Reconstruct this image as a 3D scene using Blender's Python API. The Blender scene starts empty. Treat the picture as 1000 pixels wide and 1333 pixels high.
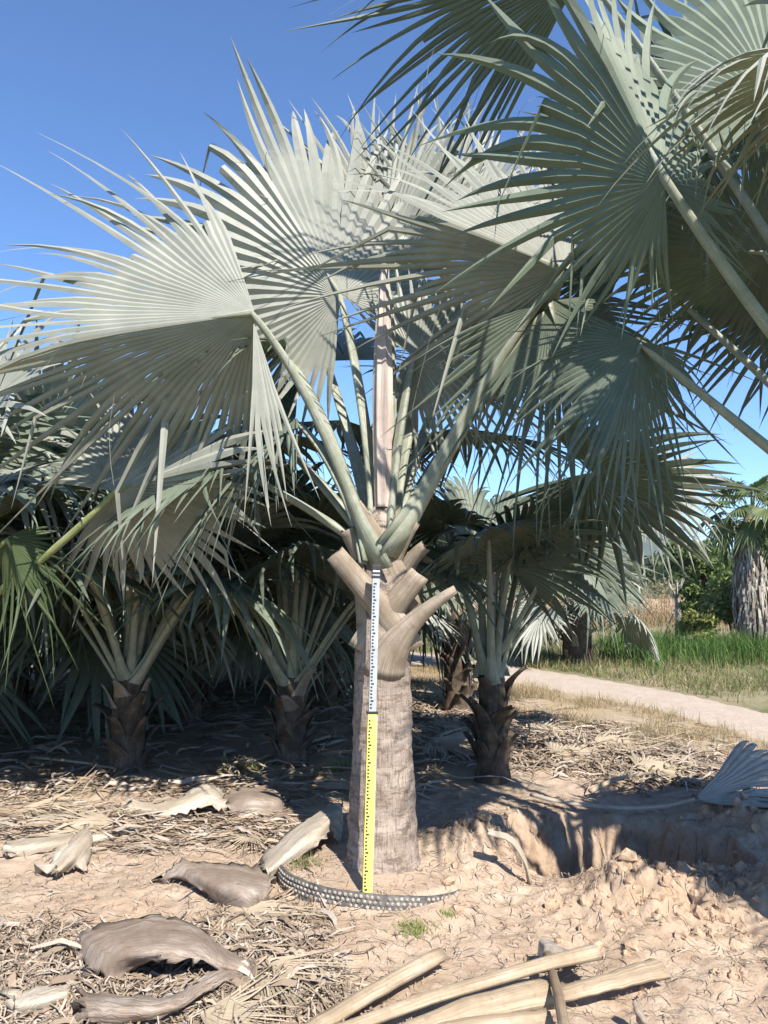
import bpy, math, random
import numpy as np
from mathutils import Vector, Matrix

# ------------------------------------------------------------------ camera, sky, sun, exposure
sc = bpy.context.scene
COL = sc.collection
CAMZ, PITCH, FPX = 1.75, math.radians(5.3), 963.0      # photograph is 1000 x 1333
cam = bpy.data.cameras.new('camera'); camo = bpy.data.objects.new('camera', cam); COL.objects.link(camo)
camo.location = (0, 0, CAMZ); camo.rotation_euler = (math.radians(90) + PITCH, 0, 0)
cam.sensor_fit = 'VERTICAL'; cam.sensor_height = 36.0; cam.lens = 36.0 * FPX / 1333.0
cam.clip_start = 0.05; cam.clip_end = 9000
sc.camera = camo

SUN_AZ, SUN_EL = math.radians(22), math.radians(46)    # sun behind the camera, to the right
sdir = Vector((math.cos(SUN_EL) * math.sin(SUN_AZ), -math.cos(SUN_EL) * math.cos(SUN_AZ), math.sin(SUN_EL)))
w = bpy.data.worlds.new('World'); sc.world = w; w.use_nodes = True
wn = w.node_tree; wn.nodes.clear()
sky = wn.nodes.new('ShaderNodeTexSky'); sky.sky_type = 'NISHITA'; sky.sun_disc = False
sky.sun_elevation = SUN_EL; sky.sun_rotation = math.atan2(sdir.x, sdir.y)
sky.altitude = 0; sky.air_density = 0.9; sky.dust_density = 0.0; sky.ozone_density = 9.0
bg = wn.nodes.new('ShaderNodeBackground'); bg.inputs['Strength'].default_value = 0.118
wo = wn.nodes.new('ShaderNodeOutputWorld')
wn.links.new(sky.outputs[0], bg.inputs[0]); wn.links.new(bg.outputs[0], wo.inputs[0])
sl = bpy.data.lights.new('sun', 'SUN'); sl.energy = 5.0; sl.angle = math.radians(0.53); sl.color = (1.0, 0.945, 0.86)
so = bpy.data.objects.new('sun', sl); COL.objects.link(so); so.rotation_euler = sdir.to_track_quat('Z', 'Y').to_euler()
so.location = (3, -8, 12)
sc.view_settings.view_transform = 'Standard'; sc.view_settings.look = 'None'
sc.view_settings.exposure = 1.05; sc.view_settings.gamma = 1.0
sc.view_settings.use_curve_mapping = False
sc.render.engine = 'CYCLES'
sc.cycles.max_bounces = 8; sc.cycles.transparent_max_bounces = 8

# ------------------------------------------------------------------ helpers
rng = np.random.default_rng(7)
random.seed(5)
CP, SP = math.cos(PITCH), math.sin(PITCH)

def ray(px, py):
    v = 666.5 - py
    return Vector((px - 500.0, FPX * CP - v * SP, FPX * SP + v * CP))
def at(px, py, Y):                       # a point at ground distance Y
    d = ray(px, py); return Vector((0, 0, CAMZ)) + d * (Y / d.y)
def G(px, py, z=0.0):                    # a point at height z
    d = ray(px, py); return Vector((0, 0, CAMZ)) + d * ((z - CAMZ) / d.z)
def V(r, u, t): return Vector((r, -t, u))   # right, up, toward the viewer's side

NT = rng.random((256, 256))
def vnoise(x, y):
    x = np.asarray(x, float); y = np.asarray(y, float)
    xi = np.floor(x).astype(int); yi = np.floor(y).astype(int)
    fx = x - xi; fy = y - yi; fx = fx * fx * (3 - 2 * fx); fy = fy * fy * (3 - 2 * fy)
    a = NT[xi & 255, yi & 255]; b = NT[(xi + 1) & 255, yi & 255]; c = NT[xi & 255, (yi + 1) & 255]; d = NT[(xi + 1) & 255, (yi + 1) & 255]
    return (a * (1 - fx) + b * fx) * (1 - fy) + (c * (1 - fx) + d * fx) * fy - 0.5
def fbm(x, y, o=4):
    s = 0; a = 1.0
    for k in range(o):
        s = s + a * vnoise(x * 2 ** k + 17.3 * k, y * 2 ** k + 9.1 * k); a *= 0.5
    return s
def sst(a, b, x):
    t = np.clip((np.asarray(x, float) - a) / (b - a), 0, 1); return t * t * (3 - 2 * t)

class VL(list): uv = None
def mesh_obj(name, verts, faces, mat, parent=None, smooth=False, uv=None, cols=None):
    if uv is None: uv = getattr(verts, 'uv', None)
    me = bpy.data.meshes.new(name)
    me.from_pydata([tuple(v) for v in verts], [], faces)
    me.validate()
    if mat: me.materials.append(mat)
    if smooth: me.polygons.foreach_set('use_smooth', [True] * len(me.polygons))
    if uv is not None:
        l = me.uv_layers.new(name='uv'); vi = np.empty(len(me.loops), np.int32); me.loops.foreach_get('vertex_index', vi)
        l.data.foreach_set('uv', np.asarray(uv, np.float32)[vi].ravel())
    if cols is not None:
        ca = me.color_attributes.new('col', 'FLOAT_COLOR', 'POINT'); ca.data.foreach_set('color', np.asarray(cols, np.float32).ravel())
    o = bpy.data.objects.new(name, me); COL.objects.link(o)
    if parent is not None: o.parent = parent
    return o
def mesh_np(name, verts, quads, mat, parent=None, smooth=False, uv=None, cols=None):
    """fast path: verts (n,3), quads (m,4 or 3) arrays"""
    verts = np.asarray(verts, np.float32); quads = np.asarray(quads, np.int32); k = quads.shape[1]
    me = bpy.data.meshes.new(name); me.vertices.add(len(verts)); me.vertices.foreach_set('co', verts.ravel())
    me.loops.add(quads.size); me.loops.foreach_set('vertex_index', quads.ravel())
    me.polygons.add(len(quads)); me.polygons.foreach_set('loop_start', np.arange(0, quads.size, k, dtype=np.int32))
    me.polygons.foreach_set('use_smooth', np.full(len(quads), smooth))
    if uv is not None:
        l = me.uv_layers.new(name='uv'); l.data.foreach_set('uv', np.asarray(uv, np.float32)[quads.ravel()].ravel())
    if cols is not None:
        ca = me.color_attributes.new('col', 'FLOAT_COLOR', 'POINT'); ca.data.foreach_set('color', np.asarray(cols, np.float32).ravel())
    me.update(calc_edges=True)
    if mat: me.materials.append(mat)
    o = bpy.data.objects.new(name, me); COL.objects.link(o)
    if parent is not None: o.parent = parent
    return o
def tag(o, label, cat, group=None, kind=None):
    if label: o['label'] = label
    if cat: o['category'] = cat
    if group: o['group'] = group
    if kind: o['kind'] = kind
    return o
def empty(name, loc):
    o = bpy.data.objects.new(name, None); COL.objects.link(o); o.location = loc; o.empty_display_size = 0.1
    return o
def adopt(o, p):                          # parent, keeping world coordinates of the mesh
    o.parent = p
    q = p; off = Vector((0, 0, 0))
    while q is not None: off += q.location; q = q.parent
    o.matrix_parent_inverse = Matrix.Translation(-off)
    return o

# ------------------------------------------------------------------ materials
def new_mat(name):
    m = bpy.data.materials.new(name); m.use_nodes = True
    nt = m.node_tree; nt.nodes.clear()
    out = nt.nodes.new('ShaderNodeOutputMaterial'); b = nt.nodes.new('ShaderNodeBsdfPrincipled')
    nt.links.new(b.outputs[0], out.inputs['Surface'])
    return m, nt, b, out
def N(nt, typ, **kw):
    n = nt.nodes.new(typ)
    for k, v in kw.items():
        if k in n.inputs: n.inputs[k].default_value = v
        else: setattr(n, k, v)
    return n
def noise(nt, scale, detail=5, vec=None, rough=0.6, stretch=None):
    n = N(nt, 'ShaderNodeTexNoise', Scale=scale, Detail=detail, Roughness=rough)
    if vec is not None:
        if stretch:
            mp = N(nt, 'ShaderNodeMapping'); mp.inputs['Scale'].default_value = stretch
            nt.links.new(vec, mp.inputs['Vector']); vec = mp.outputs[0]
        nt.links.new(vec, n.inputs['Vector'])
    return n.outputs['Fac']
def ramp(nt, fac, stops):
    r = nt.nodes.new('ShaderNodeValToRGB'); e = r.color_ramp.elements
    while len(e) < len(stops): e.new(0.5)
    for el, (p, c) in zip(e, stops):
        el.position = p; el.color = (c[0], c[1], c[2], 1) if hasattr(c, '__len__') else (c, c, c, 1)
    nt.links.new(fac, r.inputs[0]); return r.outputs[0]
def mix(nt, fac, a, b, mode='MIX'):
    n = nt.nodes.new('ShaderNodeMix'); n.data_type = 'RGBA'; n.blend_type = mode
    for s, v in ((0, fac), (6, a), (7, b)):
        if hasattr(v, 'is_linked') or hasattr(v, 'links'): nt.links.new(v, n.inputs[s])
        elif s == 0: n.inputs[s].default_value = v
        else: n.inputs[s].default_value = (*v, 1)
    return n.outputs[2]
def bump(nt, b, h, strength=0.4, dist=0.02):
    n = N(nt, 'ShaderNodeBump', Strength=strength, Distance=dist)
    nt.links.new(h, n.inputs['Height']); nt.links.new(n.outputs[0], b.inputs['Normal'])
def coords(nt): return nt.nodes.new('ShaderNodeTexCoord')

def leaf_mat(name, base, tip, trans, tw=0.22, rough=0.5, spec=0.35):
    m, nt, b, out = new_mat(name)
    uvn = N(nt, 'ShaderNodeUVMap', uv_map='uv'); sep = nt.nodes.new('ShaderNodeSeparateXYZ'); nt.links.new(uvn.outputs[0], sep.inputs[0])
    fl = N(nt, 'ShaderNodeMath', operation='FLOOR'); nt.links.new(sep.outputs[0], fl.inputs[0])
    oi = nt.nodes.new('ShaderNodeObjectInfo')
    ad = N(nt, 'ShaderNodeMath', operation='ADD'); nt.links.new(fl.outputs[0], ad.inputs[0]); nt.links.new(oi.outputs['Random'], ad.inputs[1])
    wnz = N(nt, 'ShaderNodeTexWhiteNoise', noise_dimensions='1D'); nt.links.new(ad.outputs[0], wnz.inputs['W'])
    c0 = mix(nt, wnz.outputs['Value'], tuple(x * 0.86 for x in base), tuple(x * 1.1 for x in base))
    stria = noise(nt, 1.0, 3, uvn.outputs[0], stretch=(26, 1.5, 1))
    c1 = mix(nt, ramp(nt, stria, [(0.35, 0.0), (0.7, 0.5)]), c0, tuple(x * 0.72 for x in base))
    tc = coords(nt)
    wax = noise(nt, 5.0, 4, tc.outputs['Object'])
    c1 = mix(nt, ramp(nt, wax, [(0.42, 0.0), (0.7, 0.6)]), c1, (base[0] * 1.28, base[1] * 1.24, base[2] * 1.26))
    # dry tips
    tn = N(nt, 'ShaderNodeMath', operation='MULTIPLY_ADD'); tn.inputs[1].default_value = 0.35; nt.links.new(wnz.outputs['Value'], tn.inputs[0]); nt.links.new(sep.outputs[1], tn.inputs[2])
    c2 = mix(nt, ramp(nt, tn.outputs[0], [(1.08, 0.0), (1.32, 0.8)]), c1, tip)
    nt.links.new(c2, b.inputs['Base Color']); b.inputs['Roughness'].default_value = rough; b.inputs['Specular IOR Level'].default_value = spec
    fine = noise(nt, 1.0, 2, uvn.outputs[0], stretch=(22, 0.6, 1)); bump(nt, b, fine, 0.35, 0.004)
    tr = nt.nodes.new('ShaderNodeBsdfTranslucent')
    tcol = mix(nt, 0.75, c2, trans, 'MULTIPLY'); nt.links.new(mix(nt, 1.0, c2, trans, 'MULTIPLY'), tr.inputs[0])
    ms = N(nt, 'ShaderNodeMixShader'); ms.inputs[0].default_value = tw
    nt.links.new(b.outputs[0], ms.inputs[1]); nt.links.new(tr.outputs[0], ms.inputs[2]); nt.links.new(ms.outputs[0], out.inputs['Surface'])
    return m
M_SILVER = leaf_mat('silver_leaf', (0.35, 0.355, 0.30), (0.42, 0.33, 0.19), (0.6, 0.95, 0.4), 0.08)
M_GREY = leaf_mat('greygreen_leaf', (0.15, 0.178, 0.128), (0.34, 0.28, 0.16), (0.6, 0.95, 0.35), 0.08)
M_SAGE = leaf_mat('sage_leaf', (0.19, 0.228, 0.162), (0.38, 0.32, 0.16), (0.6, 0.95, 0.35), 0.10)
M_GREEN = leaf_mat('young_green_leaf', (0.085, 0.12, 0.05), (0.34, 0.31, 0.13), (0.8, 1.0, 0.35), 0.2)
M_DRYLEAF = leaf_mat('dry_leaf', (0.46, 0.38, 0.27), (0.38, 0.27, 0.16), (0.9, 0.8, 0.5), 0.12, 0.75, 0.15)
M_GREYDRY = leaf_mat('grey_dry_leaf', (0.42, 0.40, 0.36), (0.38, 0.30, 0.2), (0.9, 0.8, 0.5), 0.1, 0.7, 0.2)
M_WASH = leaf_mat('bright_green_fan_leaf', (0.15, 0.20, 0.075), (0.40, 0.34, 0.12), (0.9, 1.0, 0.35), 0.3)

def fibre_mat(name, cols, scale=6, rough=0.8, stretch=(1, 1, 0.15), bs=0.5, spec=0.2, fine=60, blot=0.5, dark=None):
    """fibres run along the piece (uv v in metres), blotches and stains in object space"""
    m, nt, b, out = new_mat(name); tc = coords(nt); uvn = N(nt, 'ShaderNodeUVMap', uv_map='uv')
    big = noise(nt, scale, 6, tc.outputs['Object'], 0.65); st = noise(nt, 1.0, 5, uvn.outputs[0], 0.7, (fine * 2.2, 2.0, 1)); st2 = noise(nt, 1.0, 4, uvn.outputs[0], 0.6, (fine * 0.4, 1.1, 1))
    sp = noise(nt, 28, 5, tc.outputs['Object'], 0.75)
    c = ramp(nt, big, [(0.32, cols[0]), (0.5, cols[1]), (0.68, cols[2])])
    c = mix(nt, ramp(nt, st2, [(0.38, 0.6), (0.55, 0.0)]), c, cols[0])
    c = mix(nt, ramp(nt, st, [(0.36, 0.7), (0.56, 0.0)]), c, tuple(x * 0.5 for x in cols[1]))
    c = mix(nt, ramp(nt, sp, [(0.56, 0.0), (0.70, blot)]), c, dark or tuple(x * 0.55 for x in cols[0]))
    nt.links.new(c, b.inputs['Base Color']); b.inputs['Roughness'].default_value = rough; b.inputs['Specular IOR Level'].default_value = spec
    h = N(nt, 'ShaderNodeMath', operation='ADD'); nt.links.new(st, h.inputs[0]); nt.links.new(st2, h.inputs[1])
    bump(nt, b, h.outputs[0], bs, 0.008); return m
M_PETIOLE = fibre_mat('petiole_skin', [(0.30, 0.32, 0.22), (0.42, 0.43, 0.33), (0.55, 0.55, 0.46)], 9, 0.55)
M_PETGREEN = fibre_mat('petiole_green_skin', [(0.26, 0.30, 0.12), (0.38, 0.41, 0.18), (0.46, 0.46, 0.26)], 9, 0.5)
M_SPEAR = fibre_mat('spear_skin', [(0.50, 0.40, 0.34), (0.62, 0.50, 0.43), (0.66, 0.58, 0.50)], 5, 0.6)
M_BOOT = fibre_mat('leaf_base_skin', [(0.27, 0.205, 0.145), (0.42, 0.34, 0.26), (0.55, 0.465, 0.37)], 6, 0.8)
M_BOOTORANGE = fibre_mat('orange_base_skin', [(0.30, 0.15, 0.07), (0.40, 0.27, 0.17), (0.45, 0.36, 0.26)], 9, 0.8)
M_BOOTDK = fibre_mat('old_leaf_base', [(0.07, 0.05, 0.035), (0.145, 0.105, 0.075), (0.28, 0.215, 0.155)], 9, 0.9)
M_SHEATHDK = fibre_mat('brown_sheath', [(0.24, 0.175, 0.13), (0.37, 0.295, 0.235), (0.55, 0.485, 0.415)], 4, 0.8, fine=50, bs=0.9)
M_SHEATHLT = fibre_mat('pale_sheath', [(0.38, 0.31, 0.23), (0.55, 0.47, 0.37), (0.66, 0.59, 0.49)], 4, 0.7, fine=50)
M_STICK = fibre_mat('dry_petiole', [(0.36, 0.265, 0.17), (0.50, 0.395, 0.275), (0.60, 0.50, 0.375)], 5, 0.75, fine=70, blot=0.6, bs=0.8, dark=(0.22, 0.15, 0.09))
M_WOOD = fibre_mat('tool_wood', [(0.20, 0.14, 0.09), (0.33, 0.25, 0.17), (0.42, 0.33, 0.24)], 8, 0.7)
M_BARKLT = fibre_mat('pale_bark', [(0.30, 0.27, 0.22), (0.45, 0.42, 0.36), (0.6, 0.57, 0.5)], 9, 0.85)
M_BARKDK = fibre_mat('dark_bark', [(0.08, 0.06, 0.04), (0.14, 0.11, 0.08), (0.22, 0.18, 0.13)], 9, 0.9)
M_SKIRT = fibre_mat('dead_skirt', [(0.20, 0.16, 0.12), (0.34, 0.29, 0.23), (0.45, 0.40, 0.33)], 6, 0.9)

def plain(name, c, rough=0.6, metal=0.0, var=0.12, scale=12, spec=0.4):
    m, nt, b, out = new_mat(name); tc = coords(nt); n = noise(nt, scale, 5, tc.outputs['Object'])
    nt.links.new(mix(nt, ramp(nt, n, [(0.35, 0.0), (0.7, 1.0)]), tuple(x * (1 - var) for x in c), tuple(min(1, x * (1 + var)) for x in c)), b.inputs['Base Color'])
    b.inputs['Roughness'].default_value = rough; b.inputs['Metallic'].default_value = metal; b.inputs['Specular IOR Level'].default_value = spec
    return m
M_YEL = plain('staff_yellow', (0.74, 0.66, 0.16), 0.45); M_WHT = plain('staff_white', (0.50, 0.51, 0.51), 0.3, 0.25)
M_ALU = plain('staff_aluminium', (0.58, 0.58, 0.58), 0.4, 0.6); M_BLK = plain('black_plastic', (0.025, 0.025, 0.027), 0.5)
M_POT = plain('pot_plastic', (0.10, 0.09, 0.08), 0.65, var=0.5, scale=25); M_STUD = plain('dusty_studs', (0.36, 0.32, 0.27), 0.8, var=0.6, scale=40)
M_IRON = plain('rusty_iron', (0.30, 0.26, 0.22), 0.8, 0.0, 0.4, 20)
M_CABLE = plain('cable', (0.05, 0.05, 0.05), 0.6)

def col_mat(name, rough=0.85, trans=0.0, spec=0.15):      # colour per piece comes from the mesh's own point colours
    m, nt, b, out = new_mat(name)
    a = N(nt, 'ShaderNodeVertexColor', layer_name='col'); nt.links.new(a.outputs[0], b.inputs['Base Color'])
    b.inputs['Roughness'].default_value = rough; b.inputs['Specular IOR Level'].default_value = spec
    if trans:
        tr = nt.nodes.new('ShaderNodeBsdfTranslucent'); nt.links.new(a.outputs[0], tr.inputs[0])
        ms = N(nt, 'ShaderNodeMixShader'); ms.inputs[0].default_value = trans
        nt.links.new(b.outputs[0], ms.inputs[1]); nt.links.new(tr.outputs[0], ms.inputs[2]); nt.links.new(ms.outputs[0], out.inputs['Surface'])
    return m
M_PIECE = col_mat('dry_pieces'); M_BLADE = col_mat('grass_blades', 0.6, 0.25); M_CROWN = col_mat('foliage', 0.6, 0.25)

# soil: colour attribute r = green cover and the bounce-cutting grass tint out of view, g = dry straw, b = freshly dug
def soil_mat():
    m, nt, b, out = new_mat('sandy_soil'); tc = coords(nt); P = tc.outputs['Object']
    a = N(nt, 'ShaderNodeVertexColor', layer_name='col'); sp = nt.nodes.new('ShaderNodeSeparateColor'); nt.links.new(a.outputs[0], sp.inputs[0])
    n1 = noise(nt, 1.3, 6, P); n2 = noise(nt, 9, 6, P, 0.7); n3 = noise(nt, 70, 4, P, 0.7)
    c = ramp(nt, n1, [(0.3, (0.40, 0.30, 0.215)), (0.5, (0.50, 0.39, 0.295)), (0.7, (0.57, 0.465, 0.36))])
    c = mix(nt, ramp(nt, n2, [(0.35, 0.6), (0.6, 0.0)]), c, (0.36, 0.25, 0.165))
    c = mix(nt, ramp(nt, n3, [(0.3, 0.55), (0.5, 0.0)]), c, (0.27, 0.19, 0.13))
    dug = ramp(nt, n2, [(0.3, (0.35, 0.235, 0.15)), (0.7, (0.51, 0.37, 0.255))])
    c = mix(nt, sp.outputs[2], c, dug)
    straw = ramp(nt, n3, [(0.3, (0.27, 0.20, 0.12)), (0.7, (0.48, 0.39, 0.26))])
    c = mix(nt, sp.outputs[1], c, straw)
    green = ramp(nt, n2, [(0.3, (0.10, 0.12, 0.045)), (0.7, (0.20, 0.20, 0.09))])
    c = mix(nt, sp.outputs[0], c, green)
    nt.links.new(c, b.inputs['Base Color']); b.inputs['Roughness'].default_value = 0.95; b.inputs['Specular IOR Level'].default_value = 0.1
    h = N(nt, 'ShaderNodeMath', operation='MULTIPLY_ADD'); h.inputs[1].default_value = 0.35; nt.links.new(n3, h.inputs[0]); nt.links.new(n2, h.inputs[2])
    bump(nt, b, h.outputs[0], 0.55, 0.035)
    return m
M_SOIL = soil_mat()
def clod_mat():
    m, nt, b, out = new_mat('soil_clod'); tc = coords(nt); n = noise(nt, 30, 6, tc.outputs['Object'])
    nt.links.new(ramp(nt, n, [(0.3, (0.36, 0.235, 0.15)), (0.7, (0.55, 0.41, 0.29))]), b.inputs['Base Color'])
    b.inputs['Roughness'].default_value = 0.95; b.inputs['Specular IOR Level'].default_value = 0.1; bump(nt, b, n, 0.6, 0.02); return m
M_CLOD = clod_mat()
def path_mat():
    m, nt, b, out = new_mat('dusty_concrete'); tc = coords(nt); n = noise(nt, 2.6, 8, tc.outputs['Object'], 0.7); n2 = noise(nt, 22, 6, tc.outputs['Object'], 0.75)
    c = ramp(nt, n, [(0.3, (0.43, 0.34, 0.26)), (0.7, (0.53, 0.435, 0.345))]); c = mix(nt, ramp(nt, n2, [(0.38, 0.75), (0.55, 0.0)]), c, (0.33, 0.26, 0.19))
    nt.links.new(c, b.inputs['Base Color']); b.inputs['Roughness'].default_value = 0.9; bump(nt, b, n2, 0.2, 0.01); return m
M_PATH = path_mat()
def trunk_mat():
    m, nt, b, out = new_mat('ringed_bark'); tc = coords(nt); P = tc.outputs['Object']
    uvn = N(nt, 'ShaderNodeUVMap', uv_map='uv'); U = uvn.outputs[0]
    n1 = noise(nt, 5, 6, P, 0.7, (1, 1, 1.4)); fis = noise(nt, 1.0, 5, U, 0.65, (62, 9, 1)); ring = noise(nt, 1.0, 6, U, 0.75, (4.5, 20, 1)); n4 = noise(nt, 7, 7, P, 0.8, (1, 1, 1.8))
    c = ramp(nt, n1, [(0.3, (0.28, 0.215, 0.17)), (0.5, (0.41, 0.33, 0.27)), (0.7, (0.55, 0.465, 0.39))])
    c = mix(nt, ramp(nt, fis, [(0.36, 0.8), (0.50, 0.0)]), c, (0.20, 0.145, 0.11))
    c = mix(nt, ramp(nt, ring, [(0.38, 0.85), (0.48, 0.0)]), c, (0.185, 0.135, 0.105))
    c = mix(nt, ramp(nt, n4, [(0.52, 0.0), (0.62, 0.85)]), c, (0.15, 0.115, 0.09))
    nt.links.new(c, b.inputs['Base Color']); b.inputs['Roughness'].default_value = 0.9; b.inputs['Specular IOR Level'].default_value = 0.15
    h = N(nt, 'ShaderNodeMath', operation='ADD'); nt.links.new(fis, h.inputs[0]); nt.links.new(ring, h.inputs[1]); bump(nt, b, h.outputs[0], 0.7, 0.02)
    return m
M_TRUNK = trunk_mat()
def hill_mat():
    m, nt, b, out = new_mat('wooded_mountain'); tc = coords(nt); n = noise(nt, 0.02, 8, tc.outputs['Object'])
    nt.links.new(ramp(nt, n, [(0.3, (0.035, 0.055, 0.03)), (0.7, (0.08, 0.10, 0.05))]), b.inputs['Base Color']); b.inputs['Roughness'].default_value = 1.0; return m
M_HILL = hill_mat()

def scale_albedo(m, k):
    nt = m.node_tree
    for n in list(nt.nodes):
        nm = {'BSDF_PRINCIPLED': 'Base Color', 'BSDF_TRANSLUCENT': 'Color'}.get(n.type)
        if nm and n.inputs[nm].is_linked:
            src = n.inputs[nm].links[0].from_socket; nt.links.new(mix(nt, 1.0, src, (k, k, k), 'MULTIPLY'), n.inputs[nm])
for m_ in bpy.data.materials: scale_albedo(m_, 0.78 if 'leaf' in m_.name else 0.84)

# ------------------------------------------------------------------ ground
TR = Vector((-0.01, 4.55, 0.0))           # foot of the tall palm
PADC = (-0.04, 4.63); PADR = 0.57
path_lo = [G(1330, 1075), G(1000, 966), G(900, 937), G(800, 915), G(700, 896), G(600, 878), G(530, 864), G(450, 855), G(300, 842), G(100, 830)]
path_hi = [G(1330, 1000), G(1000, 929), G(900, 905), G(800, 887), G(700, 871), G(600, 857), G(530, 848), G(450, 841), G(300, 831), G(100, 821)]
pc = np.array([((a + b) / 2)[:2] for a, b in zip(path_lo, path_hi)]); _d = np.gradient(pc, axis=0); _d /= np.linalg.norm(_d, axis=1, keepdims=True)
pw = np.array([abs((a - b).x * d[1] - (a - b).y * d[0]) / 2 for a, b, d in zip(path_lo, path_hi, _d)])
def path_dist(x, y):
    best = np.full(np.shape(x), 1e9)
    for k in range(len(pc) - 1):
        a, d = pc[k], pc[k + 1] - pc[k]; L = (d ** 2).sum()
        t = np.clip(((x - a[0]) * d[0] + (y - a[1]) * d[1]) / L, 0, 1)
        wd = pw[k] * (1 - t) + pw[k + 1] * t
        best = np.minimum(best, np.hypot(x - a[0] - t * d[0], y - a[1] - t * d[1]) / np.maximum(wd, 0.1))
    return best
def box_mask(x, y, x0, x1, y0, y1, e):
    return sst(x0 - e, x0 + e, x) * sst(x1 + e, x1 - e, x) * sst(y0 - e, y0 + e, y) * sst(y1 + e, y1 - e, y)
def spoil_mask(x, y):
    m = np.exp(-((x - 1.75) / 0.75) ** 2 - ((y - 4.18) / 0.36) ** 2)
    m = np.maximum(m, 0.8 * np.exp(-((x - 0.62) / 0.30) ** 2 - ((y - 5.0) / 0.42) ** 2))
    m = np.maximum(m, 0.75 * np.exp(-((x - 2.75) / 0.45) ** 2 - ((y - 5.5) / 0.45) ** 2))
    return np.maximum(m, 0.5 * np.exp(-((x - 2.3) / 0.6) ** 2 - ((y - 3.5) / 0.35) ** 2))
def trench_mask(x, y):
    ex = 0.10 * fbm(x * 3, y * 3, 4); ey = 0.20 * fbm(x * 4 + 5, y * 2 + 3, 5)
    return box_mask(x + ex, y + ey, 0.93 + 0.05 * np.sin(y * 9), 2.22 - 0.25 * sst(5.0, 5.6, y), 4.72, 5.66 - 0.22 * sst(1.5, 2.2, x), 0.10)
def H(x, y):
    x = np.asarray(x, float); y = np.asarray(y, float)
    near = sst(16, 7, y) * sst(8, 4, np.abs(x))
    h = near * (0.055 * fbm(x * 0.9, y * 0.9, 3) + 0.03 * fbm(x * 4, y * 4, 4) + 0.012 * fbm(x * 17, y * 17, 3))
    r = np.hypot(x - PADC[0], y - PADC[1]); pad = sst(PADR + 0.02, PADR - 0.03, r)
    h = h * (1 - 0.6 * sst(1.1, 0.6, r)) + 0.085 * pad + 0.045 * sst(0.9, 0.55, r) * (1 - pad) * sst(-0.25, 0.35, x) + 0.03 * sst(0.45, 0.2, r)
    s = spoil_mask(x, y)
    cl = np.abs(fbm(x * 6.5 + 3, y * 6.5, 4)); cl2 = fbm(x * 15, y * 15 + 4, 3)
    h = h + s * (0.17 + 0.17 * cl + 0.07 * cl2 + 0.22 * fbm(x * 2.3, y * 2.3 + 8, 2))
    t = trench_mask(x, y)
    h = h * (1 - t) + t * (-0.62 + 0.09 * fbm(x * 5, y * 5, 3))
    # bank beyond the verge, pond-side hollow and the flat under the path
    p = path_dist(x, y); h = h * sst(1.0, 1.5, p) - 0.02 * sst(0.98, 0.8, p) + 0.016 * sst(0.8, 1.0, p) * sst(1.5, 1.05, p) * (y > 7)
    h = h + 0.85 * np.exp(-((y - 38 - 0.1 * x) / 4.5) ** 2) * sst(3, 7, x) * (1 + 0.4 * fbm(x * 0.25, y * 0.25, 3)) - 0.12 * sst(18, 20, y) * sst(29, 25, y) * sst(2, 5, x)
    return h
def hz(x, y): return float(H(np.array([x]), np.array([y]))[0])
def Gh(px, py, dz=0.0):                   # pixel to the real ground surface
    p = G(px, py, 0.0)
    for _ in range(4): p = G(px, py, hz(p.x, p.y) + dz)
    return p
def spaced(fine, lo, hi, step, far, growth):
    a = list(np.arange(lo, hi + 1e-6, step)); s = step; v = hi
    while v < far[1]: s *= growth; v += s; a.append(v)
    s = step; v = lo; b = []
    while v > far[0]: s *= growth; v -= s; b.append(v)
    return np.array(b[::-1] + a)
xs = spaced(0, -1.9, 2.95, 0.0155, (-2600, 2900), 1.06); ys = spaced(0, 2.85, 6.3, 0.0155, (-350, 2700), 1.055)
XX, YY = np.meshgrid(xs, ys); ZZ = H(XX, YY)
nx, ny = len(xs), len(ys)
idx = np.arange(nx * ny).reshape(ny, nx)
_gy, _gx = np.gradient(ZZ, ys, xs); _st = sst(0.7, 2.0, np.hypot(_gx, _gy)) * (np.abs(XX - 1.7) < 1.3) * (np.abs(YY - 5.1) < 1.0)
PX = XX + _st * 0.05 * fbm(YY * 9 + ZZ * 11, XX * 7 + ZZ * 9, 4); PY = YY + _st * (0.07 * fbm(XX * 8 + 3, ZZ * 14, 4) + 0.02 * fbm(XX * 30, ZZ * 30, 2))
quads = np.stack([idx[:-1, :-1], idx[:-1, 1:], idx[1:, 1:], idx[1:, :-1]], -1).reshape(-1, 4)
pd = path_dist(XX, YY)
beyond = YY - np.interp(XX, pc[::-1, 0], pc[::-1, 1])
gr = sst(0.6, 1.6, beyond) * (XX > -3) * sst(34, 30, YY) * np.clip(0.75 + 1.2 * fbm(XX * 0.5, YY * 0.5, 3), 0, 1)
gr = np.maximum(gr, sst(60, 90, YY) * 0.9); gr = np.maximum(gr, sst(2.5, 1.6, YY)); gr = np.maximum(gr, sst(-2.8, -4.2, XX) * sst(6.5, 5, YY)); gr = np.maximum(gr, sst(3.4, 4.4, XX) * sst(6, 5, YY))  # near terms: grass tint added on unseen ground behind and beside camera, cuts bounce
dry = sst(-6.5, -3.6, beyond) * sst(0.6, -0.3, beyond) * (0.65 + 0.6 * fbm(XX * 2, YY * 2, 3)) * (XX > 0.2)
dry = np.maximum(dry, 0.8 * sst(6.0, 6.8, YY) * sst(20, 16, YY) * (XX < 1.2))
dry = np.maximum(dry, np.exp(-((YY - 34) / 4) ** 2) * 0.6)
dug = np.clip(spoil_mask(XX, YY) * 0.9 + trench_mask(XX, YY) + np.exp(-((YY - 37) / 4.5) ** 2) * (XX > 2), 0, 1)
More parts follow.
